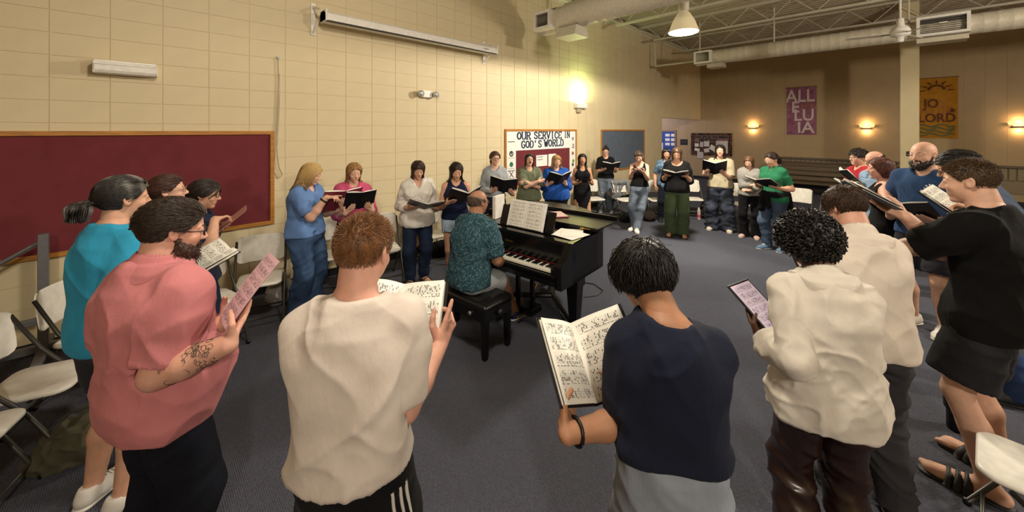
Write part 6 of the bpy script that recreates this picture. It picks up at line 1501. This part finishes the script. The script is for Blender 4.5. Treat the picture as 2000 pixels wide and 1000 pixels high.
person('person with dark top bun in black tee and ripped jeans', 1183, 9.2, 192, 1.62, skin='fair', b=1.1, bust=False, top=dict(m=fab('#111114'), sleeve=.85, ease=.02, flare=.012, hem=.52, n='tee_shirt'), bottom=dict(m=M('denim', '#6b7684'), ease=.02, bag=.015, end=.97), shoe=snk('#55555a', 0),
    hair=dict(t='bun', m=M('hair', '#17110f'), tie=(0, -.16, .56), n=220), glasses=M('plain', '#3a3030', .3), pitch=-8, hold=fo(('px', 1193, 326, 8.8), 'open black folder held by the black tee person with bun', tilt=36, open=14, yaw=8),
    extra=lambda c: [('chest_print', *strokes(c['CL'][0], (0, -1, 0), [[(-.1, .3, c['Z'](.74)), (-.05, .3, c['Z'](.75))], [(-.1, .3, c['Z'](.725)), (-.05, .3, c['Z'](.73))]], .009), whp), ('torn_knee', *strokes(c['CL'][1], (0, -1, 0), [[(-.11, .3, c['Z'](.31)), (-.05, .3, c['Z'](.315))], [(-.11, .3, c['Z'](.28)), (-.06, .3, c['Z'](.285))], [(.06, .3, c['Z'](.31)), (.11, .3, c['Z'](.305))]], .012, -.002), M('skin', '#c79a7d'))])
person('smiling woman in black tank, light jeans and white sneakers, legs crossed', 1249, 7.48, 204, 1.63, skin='fair', b=1.02, top=dict(m=fab('#131315'), tank=1.15, ease=.009, hem=.55, nf=.775, nw=.052, n='tank_top'), bottom=dict(m=ljean, ease=.012, bag=.006, fl=.006), shoe=snk('#d6d2cb'),
    hair=dict(t='bun', m=M('hair', '#3a281d'), tie=(0, -.42, .2), n=220), pitch=-26, roll=6, feet=dict(R=(.09, .02, 30), L=(.05, .13, -10)), hold=dict(k='phone', at=('px', 1246, 331, 7.1), w=.07, h=.11, tilt=30, label='pale phone held by the light jeans woman', L='edge', R='edge', gv=.1, m=M('plain', '#8a7a70', .4)))
person('dark haired woman in blue print top mostly behind green trousers woman', 1300, 8.25, 188, 1.62, skin='light', top=dict(m=M('speckle', '#47637f', '#8fa3b5', 40.0), sleeve=.8, ease=.018, hem=.46, n='shirt'), bottom=dict(m=fab('#171c28'), ease=.006), shoe=blks,
    hair=dict(t='long', m=M('hair', '#1a1413'), len=1.0, n=170), glasses=M('plain', '#cfcac0', .2), gup=1, pitch=-8, hyaw=0)
person('woman with brown hair and glasses in black top and green trousers', 1322, 7.1, 206, 1.7, skin='light', b=1.18, belly=.01, top=dict(m=fab('#131315'), sleeve=1.2, ease=.022, flare=.016, hem=.5, nf=.795, nw=.066, n='top'), bottom=dict(m=fab('#48583f'), ease=.016, fl=.03, bag=.01, n='trousers'), shoe=sand,
    hair=dict(t='bob', m=M('hair', '#5b4230'), len=.8, n=260), glasses=M('plain', '#5a3a2c', .3), pitch=-14, hold=fo(('px', 1320, 341, 6.75), 'black folder held flat by the green trousers woman', tilt=18, open=12))
person('woman with long dark curls in cream tee and baggy jeans', 1407, 7.48, 219, 1.73, skin='fair', b=1.12, top=dict(m=fab('#b5aa90'), sleeve=.95, ease=.026, flare=.018, se=.028, hem=.51, fold=.009, n='tee_shirt'), bottom=dict(m=M('denim', '#414755'), ease=.02, bag=.03, fl=.045, fold=.012), shoe=snk('#c9bda6', 0), stance=.085,
    hair=dict(t='curly', m=M('hair', '#1d1412'), len=1.15, n=260, part=.04), pitch=2, hyaw=6, hold=fo(('px', 1396, 330, 7.05), 'open black folder with white pages held by the cream tee woman', tilt=52, open=24, yaw=14),
    extra=lambda c: [('shirt_print', *strokes(c['CL'][0], (0, -1, 0), [[(-.12+.03*k, .35, c['Z'](.59)), (-.105+.03*k, .35, c['Z'](.61)), (-.095+.03*k, .35, c['Z'](.59))] for k in range(8)]+[[(-.12, .35, c['Z'](.575)), (.12, .35, c['Z'](.575))]], .007), M('plain', '#6b6a42', .7))])
person('short woman in grey fleece and flared black trousers', 1464, 7.0, 218, 1.55, skin='fair', b=1.06, top=dict(m=fab('#8f8d88'), sleeve=1.92, ease=.024, flare=.01, hem=.52, collar=1, fold=.009, n='fleece'), bottom=dict(m=fab('#141418'), fl=.035, ease=.008), shoe=snk('#c7a89a', 0),
    hair=dict(t='long', m=M('hair', '#6b4c34'), len=.85, n=220), pitch=-20, hyaw=-10, R=((-.05, .28, 1.02), (-.6, .6, .3), (.3, .5, .8), .4), L=((-.02, .26, .92), (.8, .4, .1), (0, .6, .7), .5))
person('woman in green polo with black jacket tied at her waist', 1512, 6.26, 255, 1.66, skin='light', b=1.2, top=dict(m=fab('#26694a'), sleeve=.75, ease=.012, se=.012, hem=.5, collar=1, fold=.006, n='polo_shirt'), bottom=dict(m=M('denim', '#4b5c74'), ease=.01), shoe=snk('#4d6a85'), feet=dict(R=(.09, .06, 6), L=(-.08, -.07, -20)),
    hair=dict(t='pony', m=M('hair', '#2a1a14'), tie=(0, -.5, .0), tail=.55, n=300), glasses=M('plain', '#b9b4ac', .2), pitch=-16, hold=fo(('px', 1487, 358, 6.12), 'open black folder held by the green polo woman', tilt=26, open=12, yaw=6),
    extra=lambda c: tied_jacket(c))
# --- right wall
person('dark haired man with glasses in red shirt in front of pews', 1682, 5.5, 278, 1.75, male=True, skin='fair', b=1.04, top=dict(m=fab('#9e2a33'), sleeve=.9, ease=.018, hem=.48, n='tee_shirt'), bottom=dict(m=djean), shoe=blks, hair=dict(t='short', m=M('hair', '#221813'), n=500, len=.2, comb=(0, -.1, .3)), glasses=True, pitch=-4,
    hold=fo(('px', 1655, 349, 5.2), 'black folder tilted up held by the red shirt man', tilt=50, open=14, yaw=-22))
person('balding man in pale blue shirt behind red haired woman', 1716, 4.9, 276, 1.76, male=True, skin='pink', b=1.05, top=dict(m=fab('#7c93ad'), sleeve=.95, ease=.018, hem=.48, collar=1, n='shirt'), bottom=dict(m=djean), shoe=blks, hair=dict(t='bald', m=M('hair', '#33261e'), n=700), glasses=M('plain', '#3a3030', .3), pitch=-10,
    hold=fo((0, .34, 1.22), 'black folder held by the balding blue shirt man', tilt=40))
person('woman with curly red brown hair in black sleeveless top', 1728, 4.2, 308, 1.71, skin='pink', b=1.16, top=dict(m=fab('#141416'), tank=1.0, ease=.012, hem=.5, nf=.79, n='tank_top'), bottom=dict(m=jean), shoe=blks, hair=dict(t='curly', m=M('hair', '#542a1c'), len=.6, n=300, part=-.02, back=1.2), pitch=-4,
    hold=fo(('px', 1688, 384, 3.95), 'open folder with white pages held by the curly red haired woman', tilt=30, open=14, yaw=-6))
person('tall bald man with dark beard in slate blue tee', 1810, 3.75, 253, 1.92, male=True, skin='fair', b=1.12, top=dict(m=fab('#2b4266'), sleeve=.9, ease=.018, flare=.008, hem=.5, n='tee_shirt'), bottom=dict(m=fab('#2c2c33'), end=.42, ease=.016, bag=.02), shoe=snk('#cfcac2'), hair=dict(t='none'), beard=dict(m=M('hair', '#1d1410'), len=.07), pitch=-6, hyaw=-8, browm=M('hair', '#1d1410'),
    hold=fo((0, .36, 1.22), 'black folder held by the tall bald man', tilt=36),
    extra=lambda c: [('star_print', *strokes(c['CL'][0], (0, -1, 0), [[(-.09-.04*math.cos(t), .35, c['Z'](.755)-.045*math.sin(t)), (-.09+.04*math.cos(t), .35, c['Z'](.755)+.045*math.sin(t))] for t in (0, .785, 1.57, 2.356)], .007), M('plain', '#c3cbd6', .7))])
person('dark haired man with glasses in blue grey shirt behind black tee man', 1962, 2.82, 314, 1.87, male=True, skin='light', b=1.05, lean=.12, top=dict(m=fab('#46536a'), sleeve=.95, ease=.018, hem=.48, n='shirt'), bottom=dict(m=M('denim', '#2f4268')), shoe=blks, hair=dict(t='short', m=M('hair', '#1a1411'), n=700, len=.26, whorl=(.1, .3, .36), comb=(-.2, -.3, .1)), glasses=True, pitch=-22, hf=.02,
    hold=fo(('px', 1838, 405, 2.62), 'long black folder held by the blue grey shirt man', tilt=40, open=12, yaw=-12, L='point', R='under'))
# --- at the piano
PS = (PX+.0, PY+.0)
person('pianist with glasses in teal patterned shirt and pale shorts', 914, 3.62, 40, 1.76, male=True, skin='tan', b=1.1, belly=.03, seat=.485, lean=.10, bust=False,
    top=dict(m=M('speckle', '#28434d', '#587680', 70.0), sleeve=.85, ease=.018, flare=.035, se=.02, hem=.49, collar=1, fold=.009, fk='linen', n='shirt', solid=1), bottom=dict(m=fab('#a4abb0'), end=.44, ease=.016, bag=.012, n='shorts'), shoe=dict(k='shoe', m=M('plain', '#1c2f6a', .6), lace=1),
    hair=dict(t='bald', m=M('hair', '#5b4c3f'), n=1500, r=.012, vol=.028), glasses=M('plain', '#5a4630', .3), pitch=-4, hyaw=-8, feet=dict(R=(.13, .60, 6), L=(-.10, .50, -4)),
    R=((.13, .36, .66), (-.3, 1, -.25), (.2, .1, 1), .3), L=((-.20, .44, .78), (0, 1, -.15), (0, .1, 1), .3), poleR=(.5, -.3, -1), poleL=(-.6, -.2, -1))
